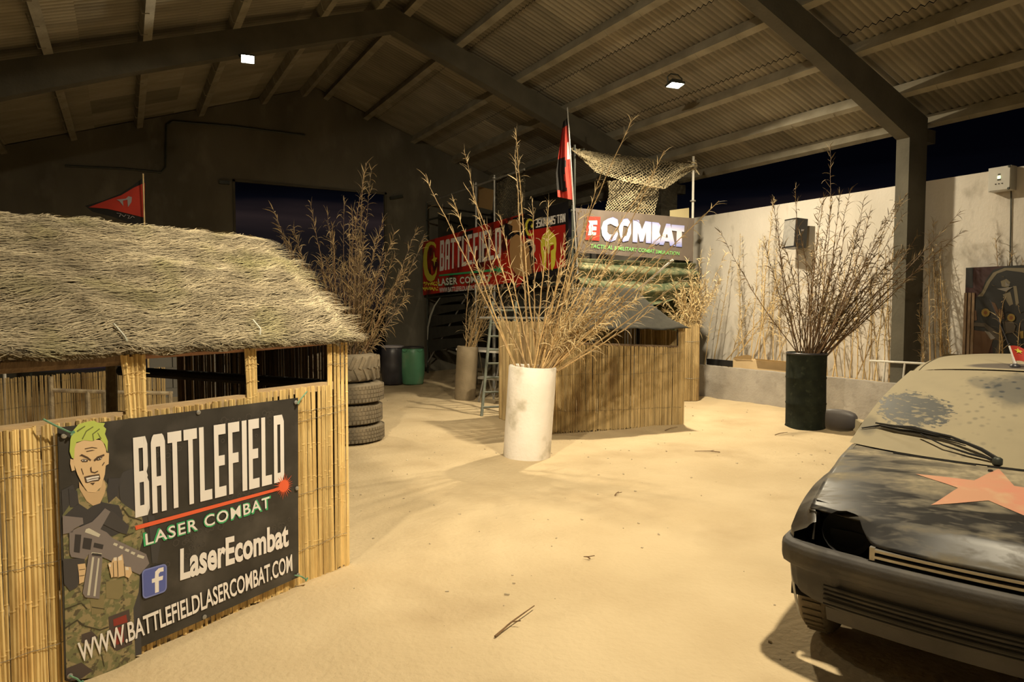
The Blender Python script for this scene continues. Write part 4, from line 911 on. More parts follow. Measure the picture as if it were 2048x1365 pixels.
# curved dark tarpaulin with pale edge, left end
def spx(x, y, X=SX): q = onX(x, y, X); return tuple(q)
edge = [(880, 596), (869, 612), (861, 632), (856, 655), (855, 680), (858, 705)]
b = MB()
for i in range(len(edge)-1):
    for k in range(6):
        x0 = lambda e_, t: e_[0]+(930-e_[0])*t
        e0, e1 = edge[i], edge[i+1]; t0, t1 = k/6, (k+1)/6
        b.quad(spx(x0(e0, t0), e0[1]-t0*4), spx(x0(e1, t0), e1[1]-t0*14), spx(x0(e1, t1), e1[1]-t1*14), spx(x0(e0, t1), e0[1]-t1*4))
b.build('tarpaulin', M['dark_cloth'], sp)
b = MB(); b.strip([Vector(spx(x, y, SX-.02)) for x, y in edge[:5]], [.05, .10, .13, .10, .05], Vector((0, 1, 0))); b.build('tarpaulin_edge', M['cloth_white'], sp)

# banner with red ground on the left face
b1 = tag(empty('banner', (0, 0, 0)), 'long red banner with yellow crescent, BATTLEFIELD lettering and yellow helmet on the platform', 'banner')
BX = SX-.03
def m1(y, z, off): return (BX-off-.02*math.sin(y*2.1)*.6, y, z)
def c1(x, y): q = onX(x, y, BX); return (float(q[1]), float(q[2]))
TL, TR, BR, BL = c1(845, 485), c1(1138, 402), c1(1138, 548), c1(846, 591)
split_px = 1046
S0, S1 = c1(split_px, 428), c1(split_px, 562)
b = MB(); 
def q4(A, B_, C_, D_, a, c): return [(D_[i]*(1-a)+C_[i]*a)*(1-c)+(A[i]*(1-a)+B_[i]*a)*c for i in (0, 1)]
b.grid(lambda a, c: m1(*q4(TL, S0, S1, BL, a, c), 0), 20, 6); b.build('vinyl_sheet', M['red_banner'], b1)
b = MB(); b.grid(lambda a, c: m1(*q4(S0, TR, BR, S1, a, c), 0), 10, 6); b.build('vinyl_sheet', M['black_banner'], b1)
def p1_(pls, nm, mt, off): return pxpoly(pls, nm, mt, off, c1, m1, b1)
p1_([[(1052, 462), (1133, 449), (1133, 534), (1060, 547), (1072, 520)]], 'red_panel', M['red_plain'], .010)
p1_([[(925, 466), (1046, 430), (1046, 442), (925, 478)], [(1000, 452), (1046, 436), (1046, 470), (1015, 480)]], 'black_band', M['black_banner'], .008)
def zz4(pl): return [(840+x/6.827, 420+y/6.827) for x, y in pl]
CR = [zz4(p) for p in [[(150,432),(205,440),(232,480),(228,530),(205,490),(165,475),(135,500),(112,580),(105,680),(115,800),(140,870),(180,900),(215,870),(245,780),(240,880),(205,960),(160,985),(110,960),(70,880),(50,760),(50,640),(65,540),(95,465)], [(200,570),(218,650),(250,655),(228,695),(245,710),(222,705),(208,775),(200,705),(168,690),(195,660)], [(1490,118),(1530,130),(1545,165),(1520,150),(1490,150),(1468,200),(1468,270),(1490,320),(1525,330),(1550,295),(1545,340),(1510,362),(1465,345),(1440,280),(1440,190),(1460,140)], [(1528,178),(1538,205),(1556,210),(1542,228),(1548,250),(1530,240),(1518,256),(1520,232),(1508,220),(1524,208)]]]
for pl in CR: p1_([pl], 'crescent_emblem' if len(pl) > 10 else 'star_emblem', M['yellow'], .014)
p1_([zz4([(1765,250),(1800,300),(1840,330),(1868,380),(1876,470),(1870,560),(1862,600),(1866,660),(1850,760),(1815,832),(1798,800),(1796,560),(1840,530),(1840,470),(1790,490),(1780,590),(1765,612),(1745,590),(1740,510),(1690,500),(1690,545),(1735,560),(1728,840),(1700,800),(1675,720),(1668,640),(1655,560),(1652,440),(1670,370),(1715,315),(1745,290)])], 'helmet_emblem', M['yellow'], .014)
place(block_geo('BATTLEFIELD'), [c1(*p) for p in ((882, 482), (1004, 455), (1004, 516), (881, 543))], 'lettering', M['txt_white'], b1, m1, .014)
p1_([[(880, 550), (1000, 537), (1000, 542), (880, 553)]], 'green_line', M['txt_green'], .014)
p1_([[(1000+14*math.cos(6.283*k/20)*(1 if k % 2 else .35), 540+12*math.sin(6.283*k/20)*(1 if k % 2 else .35)) for k in range(20)]], 'green_burst', M['txt_green'], .015)
place(text_geo('LASER COMBAT', bold=.034, spacing=1.1), [c1(*p) for p in ((877, 557), (985, 549), (985, 563), (878, 573))], 'lettering', M['txt_green'], b1, m1, .012)
place(text_geo('LASER COMBAT', bold=.022, spacing=1.12), [c1(*p) for p in ((878, 558), (984, 550), (984, 562), (879, 572))], 'lettering', M['txt_white'], b1, m1, .015)
place(text_geo('WWW.BATTLEFIELDLASERCOMBAT.COM', bold=.02), [c1(*p) for p in ((880, 576), (987, 568), (987, 577), (881, 586))], 'lettering', M['txt_white'], b1, m1, .015)
place(block_geo("ƎSKIVIИIS'TAИ"), [c1(*p) for p in ((1072, 439), (1133, 427), (1133, 444), (1072, 456))], 'lettering', M['txt_white'], b1, m1, .014)
b = MB(); rr = random.Random(4)
for line in (0, 1):
    x = 847
    while x < 876:
        pts = [m1(*c1(x+k*1.5, 569+line*10+rr.uniform(-4, 3)), .015) for k in range(4)]; b.tube(pts, .012, 4); x += rr.uniform(3, 5)
        if rr.random() < .6: q = m1(*c1(x, 565+line*10), .016); b.box(q, (.01, .03, .03))
b.build('script_lettering', M['yellow'], b1)
fig = [('fg_skin', (.42, .24, .10), [[(1205,190),(1225,150),(1290,130),(1350,135),(1385,180),(1385,230),(1350,300),(1300,320),(1265,300),(1270,220)], [(1240,400),(1320,330),(1440,390),(1470,460),(1500,540),(1540,700),(1545,860),(1430,920),(1330,900),(1250,780),(1230,560)]]),
       ('fg_hi', (.60, .48, .33), [[(1450,390),(1520,400),(1580,490),(1580,560),(1530,650),(1515,600),(1540,530),(1500,440),(1470,460)], [(1205,195),(1225,165),(1270,150),(1250,190)], [(1420,590),(1440,600),(1370,720),(1355,700)]]),
       ('fg_dark', (.05, .03, .02), [[(1210,210),(1255,215),(1265,300),(1240,290)], [(1490,560),(1510,550),(1552,870),(1535,880)], [(1410,480),(1440,440),(1450,500),(1430,540)]]),
       ('fg_red', (.40, .02, .01), [[(1380,380),(1440,350),(1455,400),(1430,460),(1400,440)], [(1330,890),(1430,925),(1380,1020),(1320,1070)]])]
b = MB(); mi = []; ml = []
for k, (nm, c_, pls) in enumerate(fig):
    ml.append(flat(nm, c_))
    for p in pls: b.poly([m1(*c1(x, y), .016+.001*k) for x, y in zz4(p)]); mi.append(k)
o = b.build('figure_print', ml[0], b1); [o.data.materials.append(x) for x in ml[1:]]; o.data.polygons.foreach_set('material_index', mi)

# banner with COMBAT on the front face
b2 = tag(empty('banner', (0, 0, 0)), 'brown banner with big blue and white COMBAT lettering on the front of the platform', 'banner')
BY = SY-.03
def m2(x, z, off): return (x, BY-off-.015*math.sin(x*3.3)-.012*math.sin(x*7+z*4), z)
def c2(x, y): q = onY(x, y, BY); return (float(q[0]), float(q[2]))
A4 = [c2(1152, 416), c2(1388, 437), c2(1385, 523), c2(1158, 505)]
b = MB(); b.grid(lambda a, c: m2(*q4(*A4, a, c), 0), 30, 10); b.build('vinyl_sheet', M['brown_banner'], b2, smooth=True)
def zz5(pl): return [(1140+x/6.204, 400+y/6.204) for x, y in pl]
def p2_(pls, nm, mt, off): return pxpoly([zz5(p) for p in pls], nm, mt, off, c2, m2, b2)
p2_([[(210,205),(375,212),(360,510),(195,495)]], 'red_square', M['red'], .012)
p2_([[(225,260),(330,258),(330,310),(280,310),(280,330),(322,335),(320,380),(275,380),(272,400),(318,405),(315,440),(222,440),(235,380),(228,330),(240,300)]], 'square_mark', M['txt_white'], .018)
b = MB()
def addg(pl): b.poly([m2(*c2(x, y), .014) for x, y in zz5(pl)])
addg([(470,235),(530,215),(585,245),(600,330),(575,335),(520,310),(500,300),(460,310),(455,400),(480,430),(530,430),(540,400),(585,385),(590,430),(560,500),(490,525),(430,505),(390,440),(380,350),(410,270)])
addg([(640,240),(700,235),(740,290),(745,420),(715,510),(650,525),(650,455),(690,450),(705,390),(700,330),(660,320),(650,330)]); addg([(640,240),(650,330),(640,450),(650,455),(650,525),(615,460),(600,370),(610,290)])
addg([(765,250),(840,255),(880,370),(930,265),(1010,275),(1000,540),(930,535),(935,400),(895,520),(850,520),(825,400),(820,530),(765,525)])
addg([(1020,275),(1100,285),(1125,320),(1110,400),(1130,450),(1120,530),(1080,555),(1010,548)])
addg([(1190,295),(1240,300),(1300,575),(1240,570),(1228,520),(1180,515),(1165,560),(1110,555)])
addg([(1255,308),(1420,320),(1415,400),(1385,395),(1380,585),(1310,580),(1320,390),(1250,380)])
b.build('lettering', M['combat'], b2)
p2_([[(1045,365),(1075,365),(1070,395),(1045,395)], [(1040,455),(1075,455),(1070,490),(1040,490)], [(1190,430),(1205,430),(1212,465),(1186,465)]], 'letter_gaps', M['brown_banner'], .018)
place(text_geo('TACTICAL & MILITARY COMBAT SIMULATION', bold=.012, spacing=1.05), [c2(*p) for p in ((1182, 488), (1358, 504), (1357, 511), (1181, 496))], 'lettering', M['txt_lime'], b2, m2, .014)
# camouflage fabric draped under it
dp = MB()
def drape(a, c):
    x = SX+.1+(SXR-SX-.05)*a; z = 2.62-.62*c-.22*c*math.sin(math.pi*min(1, a*1.1))*(1 if a < .8 else .5)
    y = SY-.02-.10*c+.06*math.sin(c*16+.8*math.sin(a*5))*(c > .05)+.05*mn.noise(Vector((a*8, c*4, 6)))
    return (x, y, z)
dp.grid(drape, 60, 26); tag(dp.build('camouflage_fabric', M['camo_cloth'], smooth=True), 'sagging camouflage fabric draped below the COMBAT banner', 'fabric')
# camouflage nets
def net(fn, nu, nv, rr_, seed=0):
    b = MB(); P = [[Vector(fn(i/nu, j/nv)) for i in range(nu+1)] for j in range(nv+1)]
    def rib(p, q, wd):
        d = (q-p); sd = d.cross(Vector((rr_.uniform(-.4, .4)+FW[0], FW[1], rr_.uniform(-.4, .4)))).normalized(); md = (p+q)/2+Vector((rr_.uniform(-1, 1), rr_.uniform(-1, 1), rr_.uniform(-1, 1)))*wd*.5
        b.strip([p, md, q], [wd*.5, wd*rr_.uniform(.9, 1.5), wd*.5], sd, rr_.random())
    for j in range(nv):
        for i in range(nu):
            wd = (P[j][i+1]-P[j][i]).length*.42
            if (i+j) % 2 == 0:
                rib(P[j][i], P[j+1][i+1], wd); rib(P[j+1][i+1], P[j][min(nu, i+2)], wd) if i+2 <= nu else None
            else: rib(P[j+1][i], P[j][i+1], wd)
    return b
rr = random.Random(90)
Ntop = [(1140, 297), (1200, 306), (1260, 312), (1320, 320), (1388, 330)]
Nbot = [(1150, 305), (1192, 345), (1245, 362), (1330, 378), (1388, 338)]
def lerpl(L, t):
    k = min(len(L)-2, int(t*(len(L)-1))); f_ = t*(len(L)-1)-k; return (L[k][0]*(1-f_)+L[k+1][0]*f_, L[k][1]*(1-f_)+L[k+1][1]*f_)
def ncan(a, c):
    p = lerpl(Ntop, a); q = lerpl(Nbot, a); x = p[0]*(1-c)+q[0]*c; y = p[1]*(1-c)+q[1]*c
    return onY(x, y, SY+.02+.9*math.sin(a*3.14)*(1-c)+.10*math.sin(a*9+c*7))
o = net(ncan, 74, 17, rr).build('camouflage_net', M['net']); tag(o, 'tan camouflage net slung between the flag pole and the right scaffold post', 'net')
b = MB(); 
for k in range(40): q = onY(1387+rr.uniform(-6, 6), 331+rr.uniform(-8, 10), SY+.02); b.strip([q, q+np.array([rr.uniform(-.08, .08), rr.uniform(-.08, .05), rr.uniform(-.1, .06)])], [.03, .02], (rr.uniform(-1, 1), rr.uniform(-1, 1), rr.uniform(-1, 1)), rr.random())
b.build('knot', M['net'], o)
def nh(a, c): q = onY(1214+100*a+4*math.sin(c*5), 362+(66+10*a)*c-4*a, SY+.25+.12*math.sin(a*7+c*4)); return q
o = net(nh, 34, 22, rr).build('camouflage_net', M['net']); tag(o, 'square piece of tan camouflage net hanging above the COMBAT banner', 'net')
def nl(a, c): return onX(992+58*a, 350-10*a+(95)*c, SX+.15+.06*math.sin(a*9+c*5))
o = net(nl, 26, 34, rr).build('camouflage_net', M['net_dark']); tag(o, 'dull camouflage net hanging from the rail above the red banner', 'net')
def nw(a, c): q = onX(900+195*a, 545+22*math.sin(a*3.1)*.2+(c*8)-3*a*8, BX-.05); return (q[0]-.04*math.sin(a*40), q[1], onX(900+195*a, 592-24*a*1.3+c*9, BX-.05)[2])
# light stick leaning out in front of the platform
p = [Vector(at(1282, 574, 10.9)), Vector(at(1346, 520, 10.6))]
b = MB(); b.tube([p[0]-(p[1]-p[0])*.1, p[1]], .018, 7); tag(b.build('white_pole', M['steel_white']), 'short white pole sloping up against the camouflage fabric', 'pole')
# panels on the platform
def panel(cs, mt, label, thick=.006, name='cardboard_sheet', cat='panel'):
    b = MB(); P3 = [Vector(c) for c in cs]; nrm_ = (P3[1]-P3[0]).cross(P3[3]-P3[0]).normalized()*thick; n0 = len(b.v); b.v += [tuple(p) for p in P3]+[tuple(p+nrm_) for p in P3]
    for q in ((0, 1, 2, 3), (7, 6, 5, 4), (0, 4, 5, 1), (1, 5, 6, 2), (2, 6, 7, 3), (3, 7, 4, 0)): b.face([n0+i for i in q])
    return tag(b.build(name, mt), label, cat)
panel([onX(*p, SX+.25) for p in ((957, 373), (987, 380), (984, 421), (955, 414))], M['cardboard_brown'], 'brown cardboard sheet fixed on the platform rail above the red banner')
panel([onY(*p, SY+.5) for p in ((1340, 421), (1378, 416), (1378, 440), (1340, 440))], M['cream'], 'pale yellow sheet standing behind the right end of the COMBAT banner')
# flag on its pole
fg = tag(empty('flag', (0, 0, 0)), 'limp red and black flag on a tall pole at the corner of the platform', 'flag')
a0_ = onY(1135, 215, SY-.08); a1_ = onY(1148, 432, SY-.08)
b = MB(); b.tube([tuple(a1_+(a1_-a0_)*.55), tuple(a1_), tuple(a0_)], [.018, .016, .012], 8); b.build('pole', M['steel'], fg)
def ffl(a, c):      # a: away from pole, c: down
    top = (1134, 235); x0 = 1136.5+9*c
    wid = (10+20*min(1, c*1.6)) if c < .9 else 30
    x = x0-a*wid; y = 235+165*c-(14*a if c > .9 else 0)+ (8*a)
    return onY(x, y, SY-.10+.09*math.sin(a*9+c*2))
b = MB(); b.grid(ffl, 12, 24); o = b.build('cloth', M['red'], fg, smooth=True)
o.data.materials.append(M['black']); o.data.materials.append(M['txt_white'])
mi = []
for j in range(24):
    for i in range(12):
        a, c = (i+.5)/12, (j+.5)/24; k = 0
        if c < .1: k = 1
        if .45 < c < .86 and a > .42+.2*math.sin(c*20)*.3: k = 1
        if .30 < c < .48 and a < .28: k = 2
        mi.append(k)
o.data.polygons.foreach_set('material_index', mi)

# trestle table under the platform
q = gp(958, 760, 0); tt = onX(0, 0, 1)
T0 = at(912, 697, 13.6); T1 = at(1003, 697, 12.6)
tbl = tag(empty('trestle_table', (T0[0], T0[1], 0), math.atan2(T1[1]-T0[1], T1[0]-T0[0])), 'white topped trestle table under the scaffold platform behind the ladder', 'table')
Lt = math.hypot(T1[0]-T0[0], T1[1]-T0[1]); zt = .74+.0*T0[2]; zt = float(T0[2])
b = MB(); b.bbox(0, Lt, 0, .6, zt-.04, zt); b.build('tabletop', M['white'], tbl)
for u in (.25, Lt-.25):
    for w0, w1 in ((.02, .2), (.58, .4)):
        b = MB(); b.tube([(u, w0, -.02), (u, w1, zt-.04)], .014, 6); b.build('leg', M['steel'], tbl)
T0 = at(955, 735, 12.7); T1 = at(1003, 728, 12.3)
bt = tag(empty('bench', (T0[0], T0[1], 0), math.atan2(T1[1]-T0[1], T1[0]-T0[0])), 'low grey bench with splayed steel legs in front of the trestle table', 'bench'); zt = .44; Lt = 1.0
b = MB(); b.bbox(0, Lt, 0, .3, zt-.04, zt); b.build('seat', M['steel'], bt)
for u in (.08, Lt-.1):
    for w0, w1 in ((-.06, .08), (.36, .22)): b = MB(); b.tube([(u, w0, -.02), (u, w1, zt-.04)], .014, 6); b.build('leg', M['steel'], bt)

# ------------------------------------------------------------------ things on and along the right wall
s0 = onX(1557, 440, 10.42); s1 = onX(1604, 437, 10.42)
spk = tag(empty('loudspeaker', (10.46, 8.02, 2.80), 0), 'black loudspeaker mounted high on the right wall, grey grille facing left', 'loudspeaker')
rs = Matrix.Rotation(math.radians(-13), 3, 'Z') @ Matrix.Rotation(.07, 3, 'Y')
b = MB(); b.box(rs @ Vector((0, 0, .27)), (.25, .33, .52), rs, taper=.96); b.build('cabinet', M['black_gloss'], spk)
# grille faces the far-left
rg = rs
b = MB(); b.box(rg @ Vector((-.125, 0, .27)), (.012, .295, .47), rg); b.build('grille', M['grille'], spk)
b = MB(); b.box(rs @ Vector((.02, -.166, .32)), (.05, .006, .03), rs); b.build('socket', M['txt_gray'], spk)
b = MB(); b.tube([rs @ Vector((.02, 0, .26)), (.24, 0, .26)], .022, 7); b.build('bracket', M['steel_dark'], spk)
e0 = onX(1998, 358, 10.68)
ex = tag(empty('electric_box', (10.665, float(onX(2000, 358, 10.6)[1]), float(onX(2000, 358, 10.6)[2]))), 'white electric box with a small lit lamp at the top of the right wall', 'box')
b = MB(); b.box((0, 0, 0), (.16, .28, .33)); b.box((-.085, 0, 0), (.012, .26, .31)); b.build('housing', M['plastic_white'], ex)
b = MB(); b.box((-.094, .0, .02), (.008, .035, .035)); b.build('indicator_lamp', mat('indic', (.8, 1, .6), emit=(.75, 1, .55), estr=3), ex)
b = MB(); b.box((-.094, 0, .06), (.006, .03, .012)); b.box((-.094, 0, -.015), (.006, .04, .014)); [b.box((-.094, k, -.07), (.006, .014, .012)) for k in (-.04, 0, .04)]; b.build('label_marks', M['black'], ex)
for dy, dz in ((-.12, .15), (-.12, -.15)): b = MB(); b.lathe([(.0, .01), (.014, .01), (.018, 0)], 10, tilt=Matrix.Rotation(-math.pi/2, 3, 'Y'), c=(-.092, dy, dz)); b.build('latch', M['steel_dark'], ex)
b = MB(); zz = ex.location.z; b.tube([(10.735, ex.location.y-.08, zz-.15), (10.738, ex.location.y-.09, 2.9), (10.735, ex.location.y-.10, 2.33)], .008, 5); tag(b.build('cable', M['steel_dark']), 'thin cable running down the right wall below the electric box', 'cable')
# painted board
mu = tag(empty('painted_board', (0, 0, 0)), 'dark red painted board with a helmeted figure leaning at the right wall behind the car', 'board')
MX = 10.50
def m3(y, z, off): return (MX-off, y, z)
def c3(x, y): q = onX(x, y, MX); return (float(q[1]), float(q[2]))
ya, za = c3(1932, 536); zb = .62
b = MB(); b.bbox(MX, MX+.025, ya-2.4, ya, zb, za); b.build('panel', mat('mural', (.038, .007, .008), (.026, .006, .007), 3, rough=.6), mu)
for k, yy in enumerate((ya-.02, ya-.07, ya-.115)): b = MB(); b.bbox(MX-.03+.008*k, MX-.004, yy-.018, yy+.018, zb, za-.36); b.build('slat', M['log'], mu)
def zz6(pl): return [(1880+x/5.25, 500+y/5.25) for x, y in pl]
art = [('mu_blk', (0.005, 0.005, 0.005), [[(270,190),(350,180),(345,400),(270,395)], [(380,500),(440,430),(480,320),(560,210),(700,160),(882,150),(1300,300),(1400,700),(1300,1115),(560,1115),(540,940),(340,830),(335,600),(345,520)]]),
 ('mu_tan', (0.135, 0.113, 0.072), [[(395,490),(445,440),(490,340),(560,240),(680,190),(882,190),(1100,260),(1080,300),(860,235),(700,215),(600,250),(530,340),(480,440),(450,490)], [(640,330),(700,305),(740,340),(720,400),(650,385)], [(770,380),(805,380),(830,560),(800,590)], [(660,470),(740,440),(770,570),(730,590)]]),
 ('mu_brn', (0.072, 0.032, 0.011), [[(335,840),(480,860),(560,940),(500,1115),(335,1115)], [(530,540),(580,560),(640,690),(600,700)], [(610,630),(660,620),(680,720),(640,730)], [(340,620),(385,640),(390,740),(335,750)], [(1000,600),(1200,640),(1260,800),(1000,860)]]),
 ('mu_gry', (0.162, 0.149, 0.135), [[(470,850),(560,870),(620,915),(540,945)], [(600,410),(680,400),(770,390),(700,440)], [(690,330),(715,360),(740,375),(690,385)]]),
 ('mu_dk', (0.045, 0.034, 0.023), [[(335,760),(480,770),(660,900),(680,1000),(600,1115),(570,1115),(620,960),(470,810),(335,800)], [(660,760),(740,720),(800,800),(780,870),(690,880)]]),
 ('mu_yel', (0.189, 0.122, 0.018), [[(483+44*math.cos(k*.5236), 660+44*math.sin(k*.5236)) for k in range(12)], [(752+42*math.cos(k*.5236), 713+42*math.sin(k*.5236)) for k in range(12)], [(830,860),(880,850),(882,930),(850,930)]]),
 ('mu_ora', (0.135, 0.045, 0.007), [[(483+20*math.cos(k*.785), 660+20*math.sin(k*.785)) for k in range(8)], [(752+20*math.cos(k*.785), 713+20*math.sin(k*.785)) for k in range(8)]])]
b = MB(); mi = []; ml = []
for k, (nm, c_, pls) in enumerate(art):
    ml.append(flat(nm, c_, .6))
    for p in pls:
        P_3 = [c3(x, y) for x, y in zz6(p)]; b.poly([m3(max(ya-2.39, min(ya, y_)), min(za, max(zb, z_)), .003+.002*k) for y_, z_ in P_3]); mi.append(k)
o = b.build('painting', ml[0], mu); [o.data.materials.append(x) for x in ml[1:]]; o.data.polygons.foreach_set('material_index', mi)
# open carton lying on the planter
bx = tag(empty('cardboard_box', (0, 0, 0)), 'flattened tan cardboard box lying on the raised bed behind the curb', 'box')
def cpx(x, y, X): return Vector(onX(x, y, X))
b = MB()
c_ = [cpx(1466, 722, 10.22), cpx(1575, 728, 10.22), cpx(1575, 745, 10.22), cpx(1468, 738, 10.22)]
yl, yr = c_[0].y, c_[1].y
b.bbox(10.22, 10.55, yr-.5, yl, .52, .76); b.build('body', M['cardboard'], bx)
b = MB(); b.poly([(10.215, yl, .76), (10.215, yl-.45, .76), (10.16, yl-.5, .84), (10.15, yl-.40, .86), (10.17, yl-.1, .80)]); b.build('flap', M['cardboard'], bx); b = MB(); b.poly([(10.22, yl-.55, .762), (10.22, yr-.4, .762), (10.12, yr-.3, .79), (10.12, yl-.6, .80)]); b.build('flap', M['cardboard'], bx)
b = MB(); b.bbox(10.30, 10.36, 8.9, 9.92, .58, .70); tag(b.build('black_beam', M['black']), 'black beam lying on the raised bed left of the cardboard box', 'beam')
# pale rail frame
rk0 = onX(1740, 722, 10.25); rk1 = onX(1856, 728, 10.25)
rk = tag(empty('metal_stand', (0, 0, 0)), 'thin white metal rail on legs on the raised bed behind the car roof', 'stand')
b = MB(); b.tube([tuple(rk0), tuple(rk1-(rk0-rk1)*.3)], .018, 7); b.build('rail', M['steel_white'], rk)
for t in (.28, .62): p = rk0+(rk1-rk0)*t; b = MB(); b.tube([(p[0], p[1], p[2]), (p[0]-.02, p[1]+.02, .50)], .014, 6); b.build('leg', M['steel_white'], rk)
# reeds leaning on the right wall
rr = random.Random(123)
def wall_reed(px_, tipx, tipy, pale, thick=1.0, lv=26, ll=.20, X0=10.38):
    b0 = onX(px_, 742, X0); t0 = onX(tipx, tipy, 10.62)
    b = MB(); B = Vector((b0[0], b0[1], .54)); T = Vector(t0); lb = MB()
    stalk(b, (0, 0, 0), T-B, .009*thick, rr.uniform(-.03, .03), lv, .25, ll, .55, rr, .010, lb=lb)
    o = b.build('dry_reed', M['stalk_pale'] if pale else M['stalk']); o.location = B
    lb.build('leaves', M['leaf_pale'] if pale else M['leaf'], o)
    return o
W = [(1410, 1440, 560, 1), (1425, 1462, 520, 1), (1455, 1500, 600, 1), (1475, 1480, 470, 1), (1490, 1475, 530, 1), (1500, 1520, 480, 1), (1530, 1545, 440, 1), (1520, 1560, 560, 1), (1440, 1590, 560, 1), (1455, 1560, 600, 1), (1500, 1575, 520, 1), (1535, 1530, 470, 1), (1548, 1555, 500, 1), (1560, 1550, 540, 1), (1515, 1548, 395, 1), (1545, 1610, 560, 1),
     (1690, 1690, 520, 1), (1700, 1725, 500, 1), (1715, 1705, 470, 1), (1725, 1760, 480, 1), (1738, 1735, 520, 1), (1748, 1770, 530, 1), (1665, 1680, 560, 1), (1675, 1655, 560, 1), (1755, 1740, 560, 1), (1768, 1790, 470, 1), (1780, 1770, 500, 0), (1790, 1812, 520, 1), (1800, 1800, 480, 0),
     (1850, 1845, 600, 0), (1862, 1858, 460, 0), (1875, 1866, 440, 0), (1880, 1880, 500, 0), (1890, 1868, 520, 0), (1905, 1875, 540, 0), (1915, 1885, 560, 1), (1845, 1838, 620, 0), (1898, 1893, 600, 0),
     (2000, 2025, 500, 0), (2010, 1992, 480, 0), (2020, 2045, 520, 0), (1640, 1650, 520, 1), (1655, 1640, 480, 1), (1710, 1790, 610, 0), (1735, 1700, 590, 0)]
for i, (a, c, d, p) in enumerate(W):
    o = wall_reed(a, c, d, p, rr.uniform(1.0, 1.5), 85 if (p and 1470 < c < 1600) else 44, .19)
    reg = 0 if a < 1600 else (1 if a < 1830 else 2)
    tag(o, ('bleached dry reed leaning on the right wall left of the camouflage drum', 'dry reed leaning on the right wall between the drum and the concrete column', 'brown dry reed leaning on the wall in shade right of the concrete column')[reg], 'dry reed', ('dry reeds on the wall left of the drum', 'dry reeds on the wall between drum and column', 'dry reeds on the wall right of the column')[reg])
# litter of sticks and stones on the sand
rr = random.Random(17)
for i, (x, y, l_, a) in enumerate(((990, 1280, .42, .5), (1265, 850, .3, .1), (1330, 862, .35, .3), (1440, 905, .3, 2.5), (1230, 990, .12, .6), (1650, 1000, .15, .3), (1550, 870, .3, .1), (1180, 1120, .05, 2))):
    p = gp(x, y); b = MB(); L1 = [Vector((0, 0, .012)), Vector((l_*.4*math.cos(a), l_*.4*math.sin(a), .022)), Vector((l_*math.cos(a), l_*math.sin(a), .016))]
    b.tube(L1, [.006, .005, .003], 5); b.tube([L1[1], L1[1]+Vector((.04, -.03, .01))], .003, 4); o = b.build('twig', M['stalk_dark'])
    o.location = (p[0], p[1], sandz(p[0], p[1])); tag(o, 'small dry twig lying on the open sand floor', 'twig', 'twigs on the sand')
b = MB()
for k in range(420):
    x = rr.uniform(-.5, 9.5); y = rr.uniform(2, 13); s_ = rr.uniform(.003, .010); z = sandz(x, y)
    b.box((x, y, z+s_*.3), (s_*2*rr.uniform(.6, 1.5), s_*1.6, s_*1.1), Matrix.Rotation(rr.random()*3, 3, 'Z') @ Matrix.Rotation(rr.random(), 3, 'X'))
tag(b.build('pebbles', mat('pebble', (.36, .29, .19), (.55, .47, .34), 2, rough=.9)), 'scattered small pebbles and crumbs on the sand floor', 'pebbles', kind='stuff')

# ------------------------------------------------------------------ old black hatchback under dust
CO = (4.88, 2.10, 0.0); CA = math.atan2(-.341, -.94)
car = tag(empty('car', CO, CA), 'old black hatchback thick with dust, salmon star on its bonnet, headlights missing', 'car')
